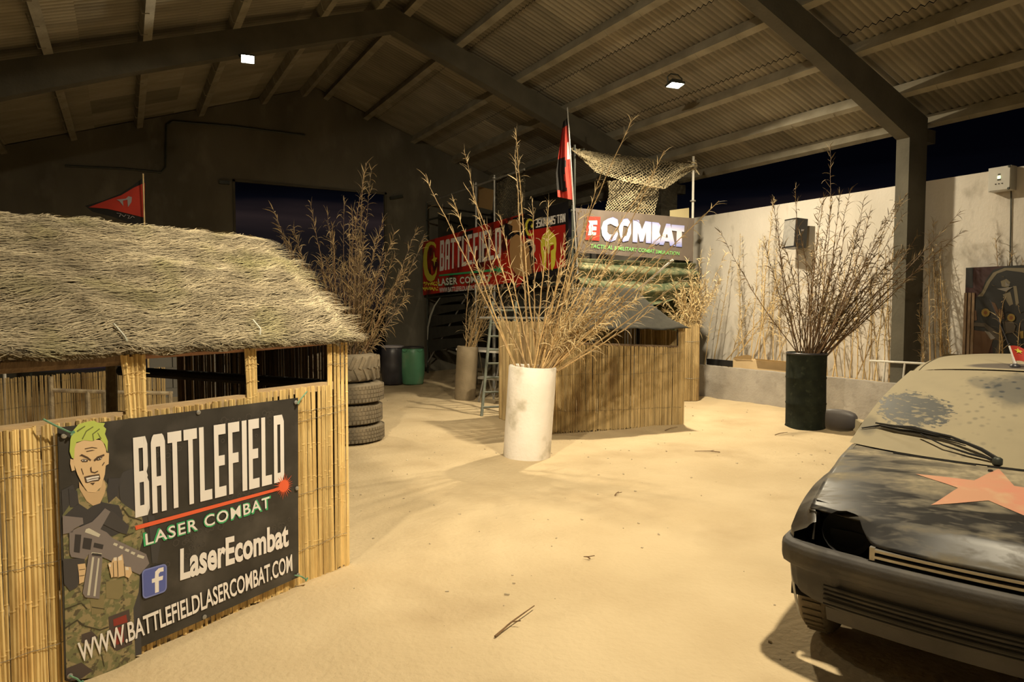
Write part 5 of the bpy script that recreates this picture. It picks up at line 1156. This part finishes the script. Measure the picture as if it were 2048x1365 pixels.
# local axes: x forward, y to the car's left (away from the photo's left)
def itp(x, xs, ys):
    if x <= xs[0]: return ys[0]
    for i in range(len(xs)-1):
        if x <= xs[i+1]:
            t = (x-xs[i])/(xs[i+1]-xs[i]); t2 = t*t*(3-2*t)*.5+t*.5; return ys[i]*(1-t2)+ys[i+1]*t2
    return ys[-1]
def dustmat(name, paint, dust, mode, rough=.35):
    G = bpy.data.materials.new(name); G.use_nodes = True; t = G.node_tree; N = t.nodes; L = t.links; P = N['Principled BSDF']
    def nz_(sc_, det=6, stretch=(1, 1, 1), dist=0.0):
        m_ = N.new('ShaderNodeMapping'); m_.inputs['Scale'].default_value = stretch; L.new(tcn.outputs['Object'], m_.inputs[0])
        q = N.new('ShaderNodeTexNoise'); q.inputs['Scale'].default_value = sc_; q.inputs['Detail'].default_value = det; q.inputs['Distortion'].default_value = dist; L.new(m_.outputs[0], q.inputs['Vector']); return q.outputs['Fac']
    def mr(v, a, b, c=0.0, d=1.0):
        q = N.new('ShaderNodeMapRange'); q.inputs[1].default_value = a; q.inputs[2].default_value = b; q.inputs[3].default_value = c; q.inputs[4].default_value = d; L.new(v, q.inputs[0]); return q.outputs[0]
    def mth(op, a, b):
        q = N.new('ShaderNodeMath'); q.operation = op; q.use_clamp = False
        for i, v in enumerate((a, b)):
            if isinstance(v, (int, float)): q.inputs[i].default_value = v
            else: L.new(v, q.inputs[i])
        return q.outputs[0]
    tcn = N.new('ShaderNodeTexCoord'); sp_ = N.new('ShaderNodeSeparateXYZ'); L.new(tcn.outputs['Object'], sp_.inputs[0]); X, Y, Z = sp_.outputs
    if mode == 'hood':     # thick dust near the glass, rubbed off towards the nose
        base = mr(X, 1.05, 1.75, .95, .12)
        side = mr(Y, -.60, -.15, -.38, 0.0)
        smear = mr(nz_(3.2, 9, (2.2, .8, 1), .35), .36, .68, -.50, .50)
        v = mth('ADD', mth('ADD', base, side), smear); fac = mr(v, .10, .95)
        fac = mth('MULTIPLY', fac, mr(nz_(28, 4), .25, .6, .55, 1.0))
        fine = mr(nz_(9, 8, (3, 1, 1), .6), .50, .72, 0, .22); fac = mth('ADD', fac, fine)
    elif mode == 'glass':
        v = mr(nz_(6, 7), .2, .5, .88, 1.0); fac = v
        # wiped patch: strokes inside an ellipse
        ex = mth('DIVIDE', mth('ADD', Y, .47), .22); ez = mth('DIVIDE', mth('SUBTRACT', Z, 1.115), .085)
        # tilt the ellipse a little
        ez2 = mth('ADD', ez, mth('MULTIPLY', mth('SUBTRACT', ex, 0), .0))
        r2 = mth('ADD', mth('POWER', mth('ABSOLUTE', ex, 0), 2.0), 0); 
        q1 = N.new('ShaderNodeMath'); q1.operation = 'MULTIPLY'; L.new(ex, q1.inputs[0]); L.new(ex, q1.inputs[1])
        q2 = N.new('ShaderNodeMath'); q2.operation = 'MULTIPLY'; L.new(ez2, q2.inputs[0]); L.new(ez2, q2.inputs[1])
        q3 = N.new('ShaderNodeMath'); q3.operation = 'ADD'; L.new(q1.outputs[0], q3.inputs[0]); L.new(q2.outputs[0], q3.inputs[1])
        rag = mr(nz_(5, 3, (1, 6, 22)), .3, .7, -.45, .45)
        q4_ = N.new('ShaderNodeMath'); q4_.operation = 'ADD'; L.new(q3.outputs[0], q4_.inputs[0]); L.new(rag, q4_.inputs[1])
        ell = mr(q4_.outputs[0], .80, 1.0, 1.0, 0.0)
        strokes = mr(nz_(9, 3, (1, 1.6, 9)), .36, .44, .25, 1.0)
        fac = mth('SUBTRACT', fac, mth('MULTIPLY', mth('MULTIPLY', ell, strokes), .92))
        # rubbed bluish area by the upper middle and finger dots
        def blob(cy_, cz_, ry, rz, amt, lo=.4, hi=1.2):
            a = N.new('ShaderNodeMath'); a.operation = 'DIVIDE'; L.new(mth('ADD', Y, -cy_), a.inputs[0]); a.inputs[1].default_value = ry
            c = N.new('ShaderNodeMath'); c.operation = 'DIVIDE'; L.new(mth('SUBTRACT', Z, cz_), c.inputs[0]); c.inputs[1].default_value = rz
            s1 = N.new('ShaderNodeMath'); s1.operation = 'MULTIPLY'; L.new(a.outputs[0], s1.inputs[0]); L.new(a.outputs[0], s1.inputs[1])
            s2 = N.new('ShaderNodeMath'); s2.operation = 'MULTIPLY_ADD'; L.new(c.outputs[0], s2.inputs[0]); L.new(c.outputs[0], s2.inputs[1]); L.new(s1.outputs[0], s2.inputs[2])
            n_ = mr(nz_(9, 5), .3, .7, -.35, .35); s3 = N.new('ShaderNodeMath'); s3.operation = 'ADD'; L.new(s2.outputs[0], s3.inputs[0]); L.new(n_, s3.inputs[1])
            return mr(s3.outputs[0], lo, hi, amt, 0.0)
        fac = mth('SUBTRACT', fac, blob(.04, 1.255, .16, .085, .70)); fac = mth('SUBTRACT', fac, blob(-.14, 1.285, .09, .035, .45))
        fac = mth('SUBTRACT', fac, blob(-.70, 1.00, .07, .05, .45))
        vo = N.new('ShaderNodeTexVoronoi'); vo.inputs['Scale'].default_value = 19; L.new(tcn.outputs['Object'], vo.inputs['Vector'])
        dots = mr(vo.outputs['Distance'], .14, .34, .38, 0.0); reg = mth('MULTIPLY', mr(Y, -.28, -.18), mr(nz_(2.2, 2), .42, .55)); fac = mth('SUBTRACT', fac, mth('MULTIPLY', dots, reg))
    elif mode == 'roof':
        v = mr(nz_(4, 6), .2, .5, .9, 1.0)
        a = N.new('ShaderNodeMath'); a.operation = 'DIVIDE'; L.new(mth('ADD', Y, .0), a.inputs[0]); a.inputs[1].default_value = .27
        c = N.new('ShaderNodeMath'); c.operation = 'DIVIDE'; q_ = N.new('ShaderNodeMath'); q_.operation = 'ADD'; L.new(X, q_.inputs[0]); q_.inputs[1].default_value = .13; L.new(q_.outputs[0], c.inputs[0]); c.inputs[1].default_value = .12
        s1 = N.new('ShaderNodeMath'); s1.operation = 'MULTIPLY'; L.new(a.outputs[0], s1.inputs[0]); L.new(a.outputs[0], s1.inputs[1])
        s2 = N.new('ShaderNodeMath'); s2.operation = 'MULTIPLY_ADD'; L.new(c.outputs[0], s2.inputs[0]); L.new(c.outputs[0], s2.inputs[1]); L.new(s1.outputs[0], s2.inputs[2])
        fac = mth('SUBTRACT', v, mr(s2.outputs[0], .7, 1.15, .80, 0.0))
    else:
        fac = mr(nz_(3, 7, (1, 1, 1), 1.0), .40, .70, .12, .50)
        if mode == 'side': fac = mth('ADD', fac, mr(Z, .55, .95, -.2, .2))
    fac = mr(fac, 0.0, 1.0)
    mx = N.new('ShaderNodeMix'); mx.data_type = 'RGBA'; mx.inputs[6].default_value = (*paint, 1); mx.inputs[7].default_value = (*dust, 1)
    L.new(fac, mx.inputs['Factor']); L.new(mx.outputs[2], P.inputs['Base Color'])
    L.new(mr(fac, 0, .6, rough, .9), P.inputs['Roughness'])
    return G
DUST = (.29, .245, .16)
M['c_hood'] = dustmat('bonnet_paint', (.010, .009, .009), DUST, 'hood', .42)
M['c_glass'] = dustmat('dusty_glass', (.050, .055, .058), (.31, .265, .175), 'glass', .55)
M['c_roof'] = dustmat('roof_paint', (.065, .055, .060), (.34, .29, .19), 'roof', .4)
M['c_side'] = dustmat('side_paint', (.010, .009, .009), (.30, .25, .16), 'side', .3)
M['bumper'] = mat('bumper', (.080, .074, .069), (.055, .051, .048), 4, rough=.7, bump=.1, bscale=50, spots=(3, (.14, .12, .085), .5, .8))
M['star'] = mat('star', (.48, .18, .115), (.43, .22, .13), 4, rough=.75, spots=(9, (.45, .31, .18), .55, .8))
xs_ = [.62, .73, .98, 1.35, 1.65, 1.85]
def hz(s_, a):      # bonnet height, a = -1..1
    zc = itp(s_, xs_, [.93, .918, .905, .868, .820, .778]); ze = itp(s_, xs_, [.905, .895, .870, .805, .752, .712])
    return zc+(ze-zc)*abs(a)**2.4
def hw(s_): return itp(s_, [.62, .9, 1.3, 1.6, 1.85], [.755, .755, .745, .725, .69])
def hfront(v): return 1.86-.16*abs(v/.72)**2.6      # crease position
def hback(v): return .965-.24*abs(v/.755)**2.2
def zlow(v):
    av = abs(v)
    if av < .36: return .672
    if av < .45: t = (av-.36)/.09; return .672+(.060+0.0)*(t**1.6)
    return .742-.05*max(0, av-.45)
def hood(a, c):
    a = a*2-1; v0 = a*.74
    sb_, sf = hback(v0), hfront(v0)
    if c < .8: s_ = sb_+(sf-sb_)*(c/.8); return (s_, a*hw(s_), hz(s_, a))
    t = (c-.8)/.2; z0 = hz(sf, a); zl = min(z0-.02, zlow(a*hw(sf))); ds = (z0-zl)
    return (sf+.010*min(1, t*5)+.125*t*min(1, ds/.09), a*hw(sf), z0-ds*t)
b = MB(); b.grid(hood, 64, 50); o = b.build('bonnet', M['c_hood'], car, smooth=True); sm = o.modifiers.new('t', 'SOLIDIFY'); sm.thickness = .012; sm.offset = 1
# slots at the rear edge of the bonnet
for y0, y1 in ((-.50, -.09), (-.04, .40)):
    b = MB(); b.tube([(hback(y)+.02, y, hz(hback(y)+.02, y/.75)+.004) for y in np.linspace(y0, y1, 8)], .0045, 5); b.build('bonnet_slot', M['black'], car)
b = MB(); b.lathe([(0, .010), (.010, .009), (.013, 0)], 10, c=(1.06, -.02, hz(1.06, 0))); b.build('washer_nozzle', M['black'], car)
# star
def star_pt(i): a = math.radians(90+36*i)+STR; r_ = .355 if i % 2 == 0 else .138; return (SCX+r_*math.cos(a)*1.0, SCY+r_*math.sin(a))
SCX, SCY, STR = 1.355, .01, math.radians(90)
b = MB(); P10 = [star_pt(i) for i in range(10)]
for i in range(10):
    A, B_ = P10[i], P10[(i+1) % 10]; n_ = 8; idx = {}
    for j in range(n_+1):
        for k in range(n_+1-j):
            x = SCX+(A[0]-SCX)*j/n_+(B_[0]-SCX)*k/n_; y = SCY+(A[1]-SCY)*j/n_+(B_[1]-SCY)*k/n_
            idx[(j, k)] = len(b.v); b.v.append((x, y, hz(x, y/hw(x))+.0025))
    for j in range(n_):
        for k in range(n_-j):
            b.face((idx[(j, k)], idx[(j+1, k)], idx[(j, k+1)]))
            if j+k < n_-1: b.face((idx[(j+1, k)], idx[(j+1, k+1)], idx[(j, k+1)]))
b.build('star_decal', M['star'], car, smooth=True)
# windscreen and roof
def wsb(a): v = .775*a; return Vector((.965-.25*abs(a)**2.2, v, .912-.012*a*a))
def wst(a): v = .585*a; return Vector((.045-.13*abs(a)**2.2, v, 1.345-.038*a*a))
def ws(a, c):
    a = a*2-1; p = wsb(a).lerp(wst(a), c); bulge = .035*math.sin(math.pi*c)*(1-.3*a*a); return (p.x+bulge*.45, p.y*(1+.02*math.sin(math.pi*c)), p.z+bulge)
b = MB(); b.grid(ws, 40, 24); b.build('windscreen', M['c_glass'], car, smooth=True)
def roofp(a, c):
    a = a*2-1; f0_ = wst(a); s_ = f0_.x-.012-(1.34)*c
    w_ = itp(s_, [-1.35, -.9, -.3, .1], [.545, .585, .600, .590]); z = 1.345+.055*math.sin(min(1, c*1.3+.08)*1.75)-.05*max(0, c-.7)
    z -= .040*a*a+.030*abs(a)**8
    return (s_, a*w_, z)
b = MB(); b.grid(roofp, 40, 30); b.build('roof', M['c_roof'], car, smooth=True)
b = MB()
for sgn in (-1, 1): b.tube([(roofp(.5+.5*sgn*.90, c)[0], roofp(.5+.5*sgn*.90, c)[1], roofp(.5+.5*sgn*.90, c)[2]+.002) for c in np.linspace(0.02, 1, 12)], .004, 4)
b.build('roof_gutter', M['c_side'], car)
# pillars and windows
for sgn in (-1, 1):
    b = MB(); b.grid(lambda a, c: tuple(Vector(ws(.5+.5*sgn, c))+Vector((-.075*a, .012*sgn*math.sin(a*1.57), -.01*a))), 3, 14); b.build('pillar', M['c_roof'], car, smooth=True)
    def sidew(a, c):
        x = .62-2.0*a; top_x = -.09-1.22*a; yb = .79*sgn; yt = .600*sgn
        return (x*(1-c)+top_x*c, yb*(1-c)+yt*c, (.93)*(1-c)+(1.30+.02*math.sin(a*3.14))*c)
    b = MB(); b.grid(lambda a, c: sidew(.10+.38*a, .04+.86*c), 6, 6); b.build('window', M['c_glass'], car, smooth=True)
    b = MB(); b.grid(lambda a, c: sidew(.52+.30*a, .04+.86*c), 6, 6); b.build('window', M['c_glass'], car, smooth=True)
    b = MB(); b.grid(lambda a, c: tuple(Vector(sidew(a, c))-Vector((0, .012*sgn, 0))), 20, 8); b.build('window_frame', M['c_side'], car, smooth=True)
# lower body
def zsh(s_): return itp(s_, [-1.6, -1.2, 0, .7, 1.3, 1.6, 1.88], [.86, .93, .935, .905, .812, .755, .70])
def vsh(s_): return itp(s_, [-1.62, -1.4, 0, .7, 1.3, 1.7, 1.88], [.68, .74, .790, .785, .780, .750, .700])
def vsd(s_): return itp(s_, [-1.62, -1.4, 0, .9, 1.5, 1.8, 1.90], [.72, .785, .810, .815, .810, .785, .735])
def zbot(s_):
    z = .20
    for sc_ in (1.43, -.86):
        if abs(s_-sc_) < .325: z = max(z, .27+math.sqrt(.325**2-(s_-sc_)**2))
    return z
for sgn in (-1, 1):
    def side(a, c):
        s_ = 1.87-3.49*a; zb, zt = zbot(s_), zsh(s_)
        if c < .8:
            t = c/.8; z = zb+(zt-.04-zb)*t; k = (z-.2)/.7
            return (s_, sgn*(vsd(s_)-.055*max(0, .45-k)**2*4-.035*max(0, k-.55)), z)
        t = (c-.8)/.2; return (s_, sgn*(vsh(s_)-.0*t)*(1)-sgn*(.012+.045*t), zt-.04+.04*math.sin(t*1.57))
    b = MB(); b.grid(side, 120, 16); b.build('wing_and_door', M['c_side'], car, smooth=True)
    for sc_ in (1.43, -.86):
        b = MB(); n_ = 20
        for i in range(n_):
            a0, a1 = math.pi*i/n_, math.pi*(i+1)/n_; r_ = .325
            b.quad((sc_+r_*math.cos(a0), sgn*.79, .27+r_*math.sin(a0)), (sc_+r_*math.cos(a1), sgn*.79, .27+r_*math.sin(a1)), (sc_+r_*math.cos(a1), sgn*.45, .27+r_*math.sin(a1)), (sc_+r_*math.cos(a0), sgn*.45, .27+r_*math.sin(a0)))
        b.build('wheel_arch', M['black'], car)
b = MB()
b.bbox(-1.5, 1.04, -.62, .62, .18, .24); b.bbox(-1.3, -.2, -.70, .70, .60, .85); b.bbox(.55, 1.0, -.70, .70, .5, .84)     # floor, seats, bulkhead
for y in (-.36, .36): b.box((-.15, y, .55), (.5, .48, .22)); b.box((-.40, y, .82), (.14, .46, .55), Matrix.Rotation(-.2, 3, 'Y'))
b.build('interior', M['black'], car)
b = MB(); b.grid(lambda a, c: (-1.35-.27*math.sin(c*1.57)**.6-.02, (a*2-1)*(.56+.16*min(1, c*1.6)), 1.36-.5*c) if c < .99 else (-1.62, (a*2-1)*.70, .86), 16, 10); b.grid(lambda a, c: (-1.62-.03*math.sin(c*3.14), (a*2-1)*.71, .86-.62*c), 16, 8); b.build('tailgate', M['c_side'], car, smooth=True)
# dark front panel with headlight holes
def plan(v, off=0.0):       # outline of the nose
    av = min(abs(v), .80); return 2.035-.045*(av/.6)**2-.42*max(0, av-.60)**1.5*3.0-off
b = MB(); b.grid(lambda a, c: (1.80-.13*abs(a*2-1)**3, (a*2-1)*.70, .50+.26*c), 20, 6); b.bbox(1.2, 1.78, -.60, .60, .30, .66); b.build('front_panel', M['black'], car)
b = MB()
for sgn in (-1, 1):
    b.grid(lambda a, c: (1.745-.02*a+.05*c-.02, sgn*(.655+.055*a), .60+.125*c-.0*a), 4, 6)
    b.tube([(1.83, sgn*.668, .60), (1.80, sgn*.672, .66), (1.77, sgn*.672, .725)], .006, 5)
b.build('lamp_bracket', M['c_side'], car)
for sgn in (-1, 1):
    b = MB(); b.lathe([(.11, 0), (.09, -.04), (.001, -.06)], 16, tilt=Matrix.Rotation(math.pi/2, 3, 'Y'), c=(1.82, sgn*.52, .66)); b.build('headlight_bowl', M['black'], car, smooth=True)
# grille bars
for z in (.655, .627):
    b = MB(); pr = [(plan(y, .055), y, z) for y in np.linspace(-.365, .365, 19)]
    for (p, q) in zip(pr[:-1], pr[1:]):
        for dz0, dz1, dx0, dx1 in ((.008, .006, 0, .018), (.006, -.006, .018, .018), (-.006, -.008, .018, 0)):
            b.quad((p[0]+dx0, p[1], z+dz0), (q[0]+dx0, q[1], z+dz0), (q[0]+dx1, q[1], z+dz1), (p[0]+dx1, p[1], z+dz1))
    b.build('grille_bar', M['chrome'] if 'chrome' in M else M.setdefault('chrome', mat('chrome', (.55, .52, .46), (.42, .39, .33), 6, rough=.28, metal=.7)), car)
for sgn in (-1, 1):
    b = MB(); b.box((plan(.38, .05), sgn*.372, .640), (.028, .022, .058)); b.build('grille_end', M['chrome'], car)
b = MB(); b.grid(lambda a, c: (plan((a*2-1)*.37, .075), (a*2-1)*.37, .60+.085*c), 12, 1); b.build('grille_back', M['black'], car)
# bumper
def bplan(t):       # t -1..1 along the bumper, returns point and outward normal
    pts = [(1.62, .808), (1.74, .812), (1.83, .806), (1.895, .782), (1.94, .735), (1.970, .665), (1.992, .56), (2.010, .42), (2.026, .26), (2.034, .12), (2.036, 0)]
    u = (1-abs(t))*(len(pts)-1); i = min(len(pts)-2, int(u)); f_ = u-i; p = Vector(pts[i]).lerp(Vector(pts[i+1]), f_)
    d = Vector(pts[min(len(pts)-1, i+1)])-Vector(pts[i]); d2 = Vector(pts[min(len(pts)-1, i+2)])-Vector(pts[min(len(pts)-2, i+1)]); d = d.lerp(d2, f_*.5) if i+2 < len(pts) else d
    n_ = Vector((-d.y, d.x)); n_ = Vector((abs(n_.x), abs(n_.y))).normalized(); sg = 1 if t > 0 else -1
    return Vector((p.x, p.y*sg)), Vector((n_.x, n_.y*sg))
bp_ = [(-.10, .590), (-.05, .602), (-.02, .606), (-.004, .600), (.006, .585), (.010, .56), (.010, .515), (.004, .497), (-.012, .488), (-.030, .478), (-.036, .45), (-.040, .40), (-.050, .345), (-.075, .312), (-.12, .295)]
def bump(a, c):
    t = a*2-1; P_2, n_ = bplan(t); k = c*(len(bp_)-1); i = min(len(bp_)-2, int(k)); f_ = k-i
    off = bp_[i][0]*(1-f_)+bp_[i+1][0]*f_; z = bp_[i][1]*(1-f_)+bp_[i+1][1]*f_
    if z < .48: z = .48-(.48-z)*(1-.42*max(0, abs(t)-.35)/.65)
    z -= .020*max(0, abs(t)-.55)
    # recess for the number plate and step
    if abs(t) < .37 and .43 < z < .535: off -= .016
    return (P_2.x+n_.x*off, P_2.y+n_.y*off, z)
b = MB(); b.grid(bump, 120, 56); o = b.build('front_bumper', M['bumper'], car, smooth=True)
for k in range(5):
    z = .432-.022*k; b = MB(); b.tube([(bplan(t)[0].x+bplan(t)[1].x*(-.038), bplan(t)[0].y, z) for t in np.linspace(-.42, .42, 15)], .0045, 5); b.build('air_slot', M['black'], o)
def skirt(a, c):
    t = (a*2-1)*.42; P_2, n_ = bplan(t); return (P_2.x-.075-.03*c, P_2.y, .315-.075*c)
b = MB(); b.grid(skirt, 30, 4); b.build('front_skirt', M['bumper'], car, smooth=True)
b = MB(); b.grid(lambda a, c: (-1.60-.06*math.sin(c*3.1), (a*2-1)*.76, .55-.25*c), 16, 8); b.build('rear_bumper', M['bumper'], car, smooth=True)
# wheels
for sc_ in (1.43, -.86):
    for sgn in (-1, 1):
        rx = Matrix.Rotation(math.pi/2, 3, 'X'); R0 = .272; Wd = .155; c_ = (sc_, sgn*.705, .268)
        b = MB(); b.lathe([(.165, -Wd*.42), (.20, -Wd*.5), (.25, -Wd*.48), (R0, -Wd*.34), (R0, Wd*.34), (.25, Wd*.48), (.20, Wd*.5), (.165, Wd*.42)], 36, tilt=rx, c=c_, close=True); w_ = b.build('wheel', M['rubber'], car, smooth=True)
        b = MB(); b.lathe([(.168, -sgn*Wd*.40), (.15, -sgn*Wd*.20), (.06, -sgn*Wd*.26), (.001, -sgn*Wd*.26)], 24, tilt=rx, c=c_); b.build('rim', M['steel_dark'], w_, smooth=True)
        b = MB()
        for k in range(40):
            a = 6.2832*k/40; p = Vector((R0*math.cos(a), 0, R0*math.sin(a))); b.box((c_[0]+p.x, c_[1], c_[2]+p.z), (.010, Wd*.6, .018), Matrix.Rotation(-a+math.pi/2, 3, 'Y'))
        b.build('tread', M['rubber'], w_)
# mirrors
for sgn in (-1, 1):
    b = MB(); rm = Matrix.Rotation(.12*sgn, 3, 'Z'); c0 = Vector((.32, sgn*.922, .970)); n_ = 14
    prof = [(-.105, .042, .042), (-.100, .055, .056), (-.06, .064, .060), (.0, .066, .060), (.05, .060, .055), (.085, .050, .046), (.10, .034, .034)]
    base0 = len(b.v)
    for (yy, rx_, rz2) in prof:
        for k in range(n_):
            a = 6.2832*k/n_; ca, sa = math.cos(a), math.sin(a); ca = math.copysign(abs(ca)**.55, ca); sa = math.copysign(abs(sa)**.55, sa)
            p = rm @ Vector((rx_*.75*ca, -yy*sgn*.95, rz2*sa*1.25)); b.v.append(tuple(c0+p))
    for i in range(len(prof)-1):
        for k in range(n_): b.face((base0+i*n_+k, base0+i*n_+(k+1) % n_, base0+(i+1)*n_+(k+1) % n_, base0+(i+1)*n_+k))
    b.face([base0+k for k in range(n_)]); b.face([base0+(len(prof)-1)*n_+k for k in range(n_)])
    o = b.build('mirror', M.setdefault('mirror', mat('mirror_plastic', (.045, .040, .045), (.085, .075, .07), 5, rough=.6)), car, smooth=True)
    b = MB(); b.box((.33, sgn*.835, .955), (.05, .07, .07), Matrix.Rotation(.5*sgn, 3, 'X'), taper=.8); b.build('mirror_foot', M['c_roof'], o)
# wiper
def onws(y, c, h=.012): 
    a = y/(.775*(1-c)+.585*c)/2+.5; p = ws(a, c); return Vector((p[0]+h*.5, p[1], p[2]+h))
def wpx(x, y):      # nearest windscreen point seen at this photo pixel
    best = None; rz = Matrix.Rotation(CA, 3, 'Z')
    for i in range(0, 61):
        for j in range(0, 61):
            p = rz @ Vector(ws(i/60, j/60)) + Vector(CO); v = np.array(p)-CAM; dd = v @ FW; q = (CX+F_PX*(v @ RT)/dd, CY-F_PX*(v @ UP)/dd); e_ = (q[0]-x)**2+(q[1]-y)**2
            if best is None or e_ < best[0]: best = (e_, i/60, j/60)
    return Vector(ws(best[1], best[2]))
piv = wpx(1995, 926); e1 = wpx(1724, 859); e2 = wpx(1932, 890); mid = wpx(1826, 868)
up_ = Vector((.010, 0, .016))
wp = MB(); wp.tube([piv+up_, wpx(1960, 905)+up_*1.6, wpx(1900, 885)+up_*2, mid+up_*2.2], [.011, .010, .007, .005], 6); W0 = wp.build('wiper_arm', M['black'], car)
b = MB(); b.tube([piv+up_*.6+Vector((.01, 0, 0)), wpx(1940, 915)+up_, wpx(1890, 897)+up_*1.4, wpx(1838, 876)+up_*1.6], [.006, .006, .0045, .004], 6); b.build('link_rod', M['black'], W0)
b = MB(); b.tube([e1+up_*.6, wpx(1760, 856)+up_*.7, wpx(1800, 862)+up_*.7, mid+up_*.8, wpx(1880, 877)+up_*.7, e2+up_*.6], [.004, .007, .008, .009, .007, .004], 6); b.tube([wpx(1755, 856)+up_*1.6, wpx(1790, 860)+up_*2, mid+up_*2.2, wpx(1860, 873)+up_*2, wpx(1900, 882)+up_*1.5], [.005, .008, .012, .008, .005], 6); b.build('wiper_blade', M['black'], W0)
b = MB(); b.lathe([(.024, -.01), (.024, .018), (.014, .026), (.001, .026)], 14, c=tuple(piv+Vector((.01, .0, .0)))); b.build('wiper_pivot', M['steel_dark'], W0, smooth=True)
# aerial and small flag
ab = Vector(roofp(.5, .10)); at_ = MB(); at_.lathe([(.030, 0), (.028, .012), (.012, .022), (.001, .024)], 14, c=tuple(ab)); A0 = at_.build('aerial_base', M['black_pl'], car, smooth=True)
rz = Matrix.Rotation(-CA, 3, 'Z')
def carloc(x, y, s_):       # point over the roof centre line plane
    P = Vector(CO)+Matrix.Rotation(CA, 3, 'Z') @ Vector((ab.x, 0, 0)); n_ = (-.94, -.341, 0); q = onP(x, y, tuple(P+Vector((-.94, -.341, 0))*s_), n_); return rz @ (Vector(q)-Vector(CO))
t0 = carloc(2026, 728, 0); t1 = carloc(2013, 690, -.03); t2 = carloc(1975, 598, -.13); sh = ab-t0; sh.z += .02
b = MB(); b.tube([t0+sh, (t0+sh).lerp(t1+sh, .35)], [.011, .009], 8); b.build('aerial_foot', M['white'], A0)
b = MB(); b.tube([(t0+sh).lerp(t1+sh, .35), t1+sh, t2+sh], [.004, .003, .002], 6); b.build('aerial_rod', M['black_pl'], A0)
cf = tag(empty('car_flag', CO, CA), 'small red flag with yellow stars fixed on the aerial of the dusty car', 'flag')
b = MB(); f1_ = carloc(2014, 692, -.03)+sh; f2_ = carloc(2024, 722, -.0)+sh; b.tube([f1_+(f1_-f2_)*.0, f2_], .006, 6); b.build('sleeve', M['white'], cf)
def cfl(a, c): p = f1_.lerp(f2_, c); return p+Vector((.02*math.sin(a*5), .19*a, -.035*a+.010*math.sin(a*8)))
b = MB(); b.grid(cfl, 14, 8); b.build('cloth', M['red'], cf, smooth=True)
def star5(ca, cc, r_, nm):
    b = MB(); b.poly([Vector(cfl(ca+r_*.62*math.cos(math.radians(36*k+90))*(1 if k % 2 == 0 else .42), cc-r_*math.sin(math.radians(36*k+90))*(1 if k % 2 == 0 else .42)))+Vector((.004, 0, .0)) for k in range(10)]); b.build(nm, M['yellow'], cf)
star5(.22, .32, .20, 'large_star')
for a, c in ((.42, .12), (.50, .28), (.50, .48), (.42, .62)): star5(a, c, .07, 'small_star')

# keep leaves and stalks on the room side of the right wall
bpy.context.view_layer.update()
for o in list(col.objects):
    if o.type == 'MESH' and (o.name.startswith('dry_reed') or o.name.startswith('leaves') or o.name.startswith('stalk')):
        wx = o.matrix_world.translation.x
        for v in o.data.vertices:
            if v.co.x+wx > 10.735: v.co.x = 10.735-wx
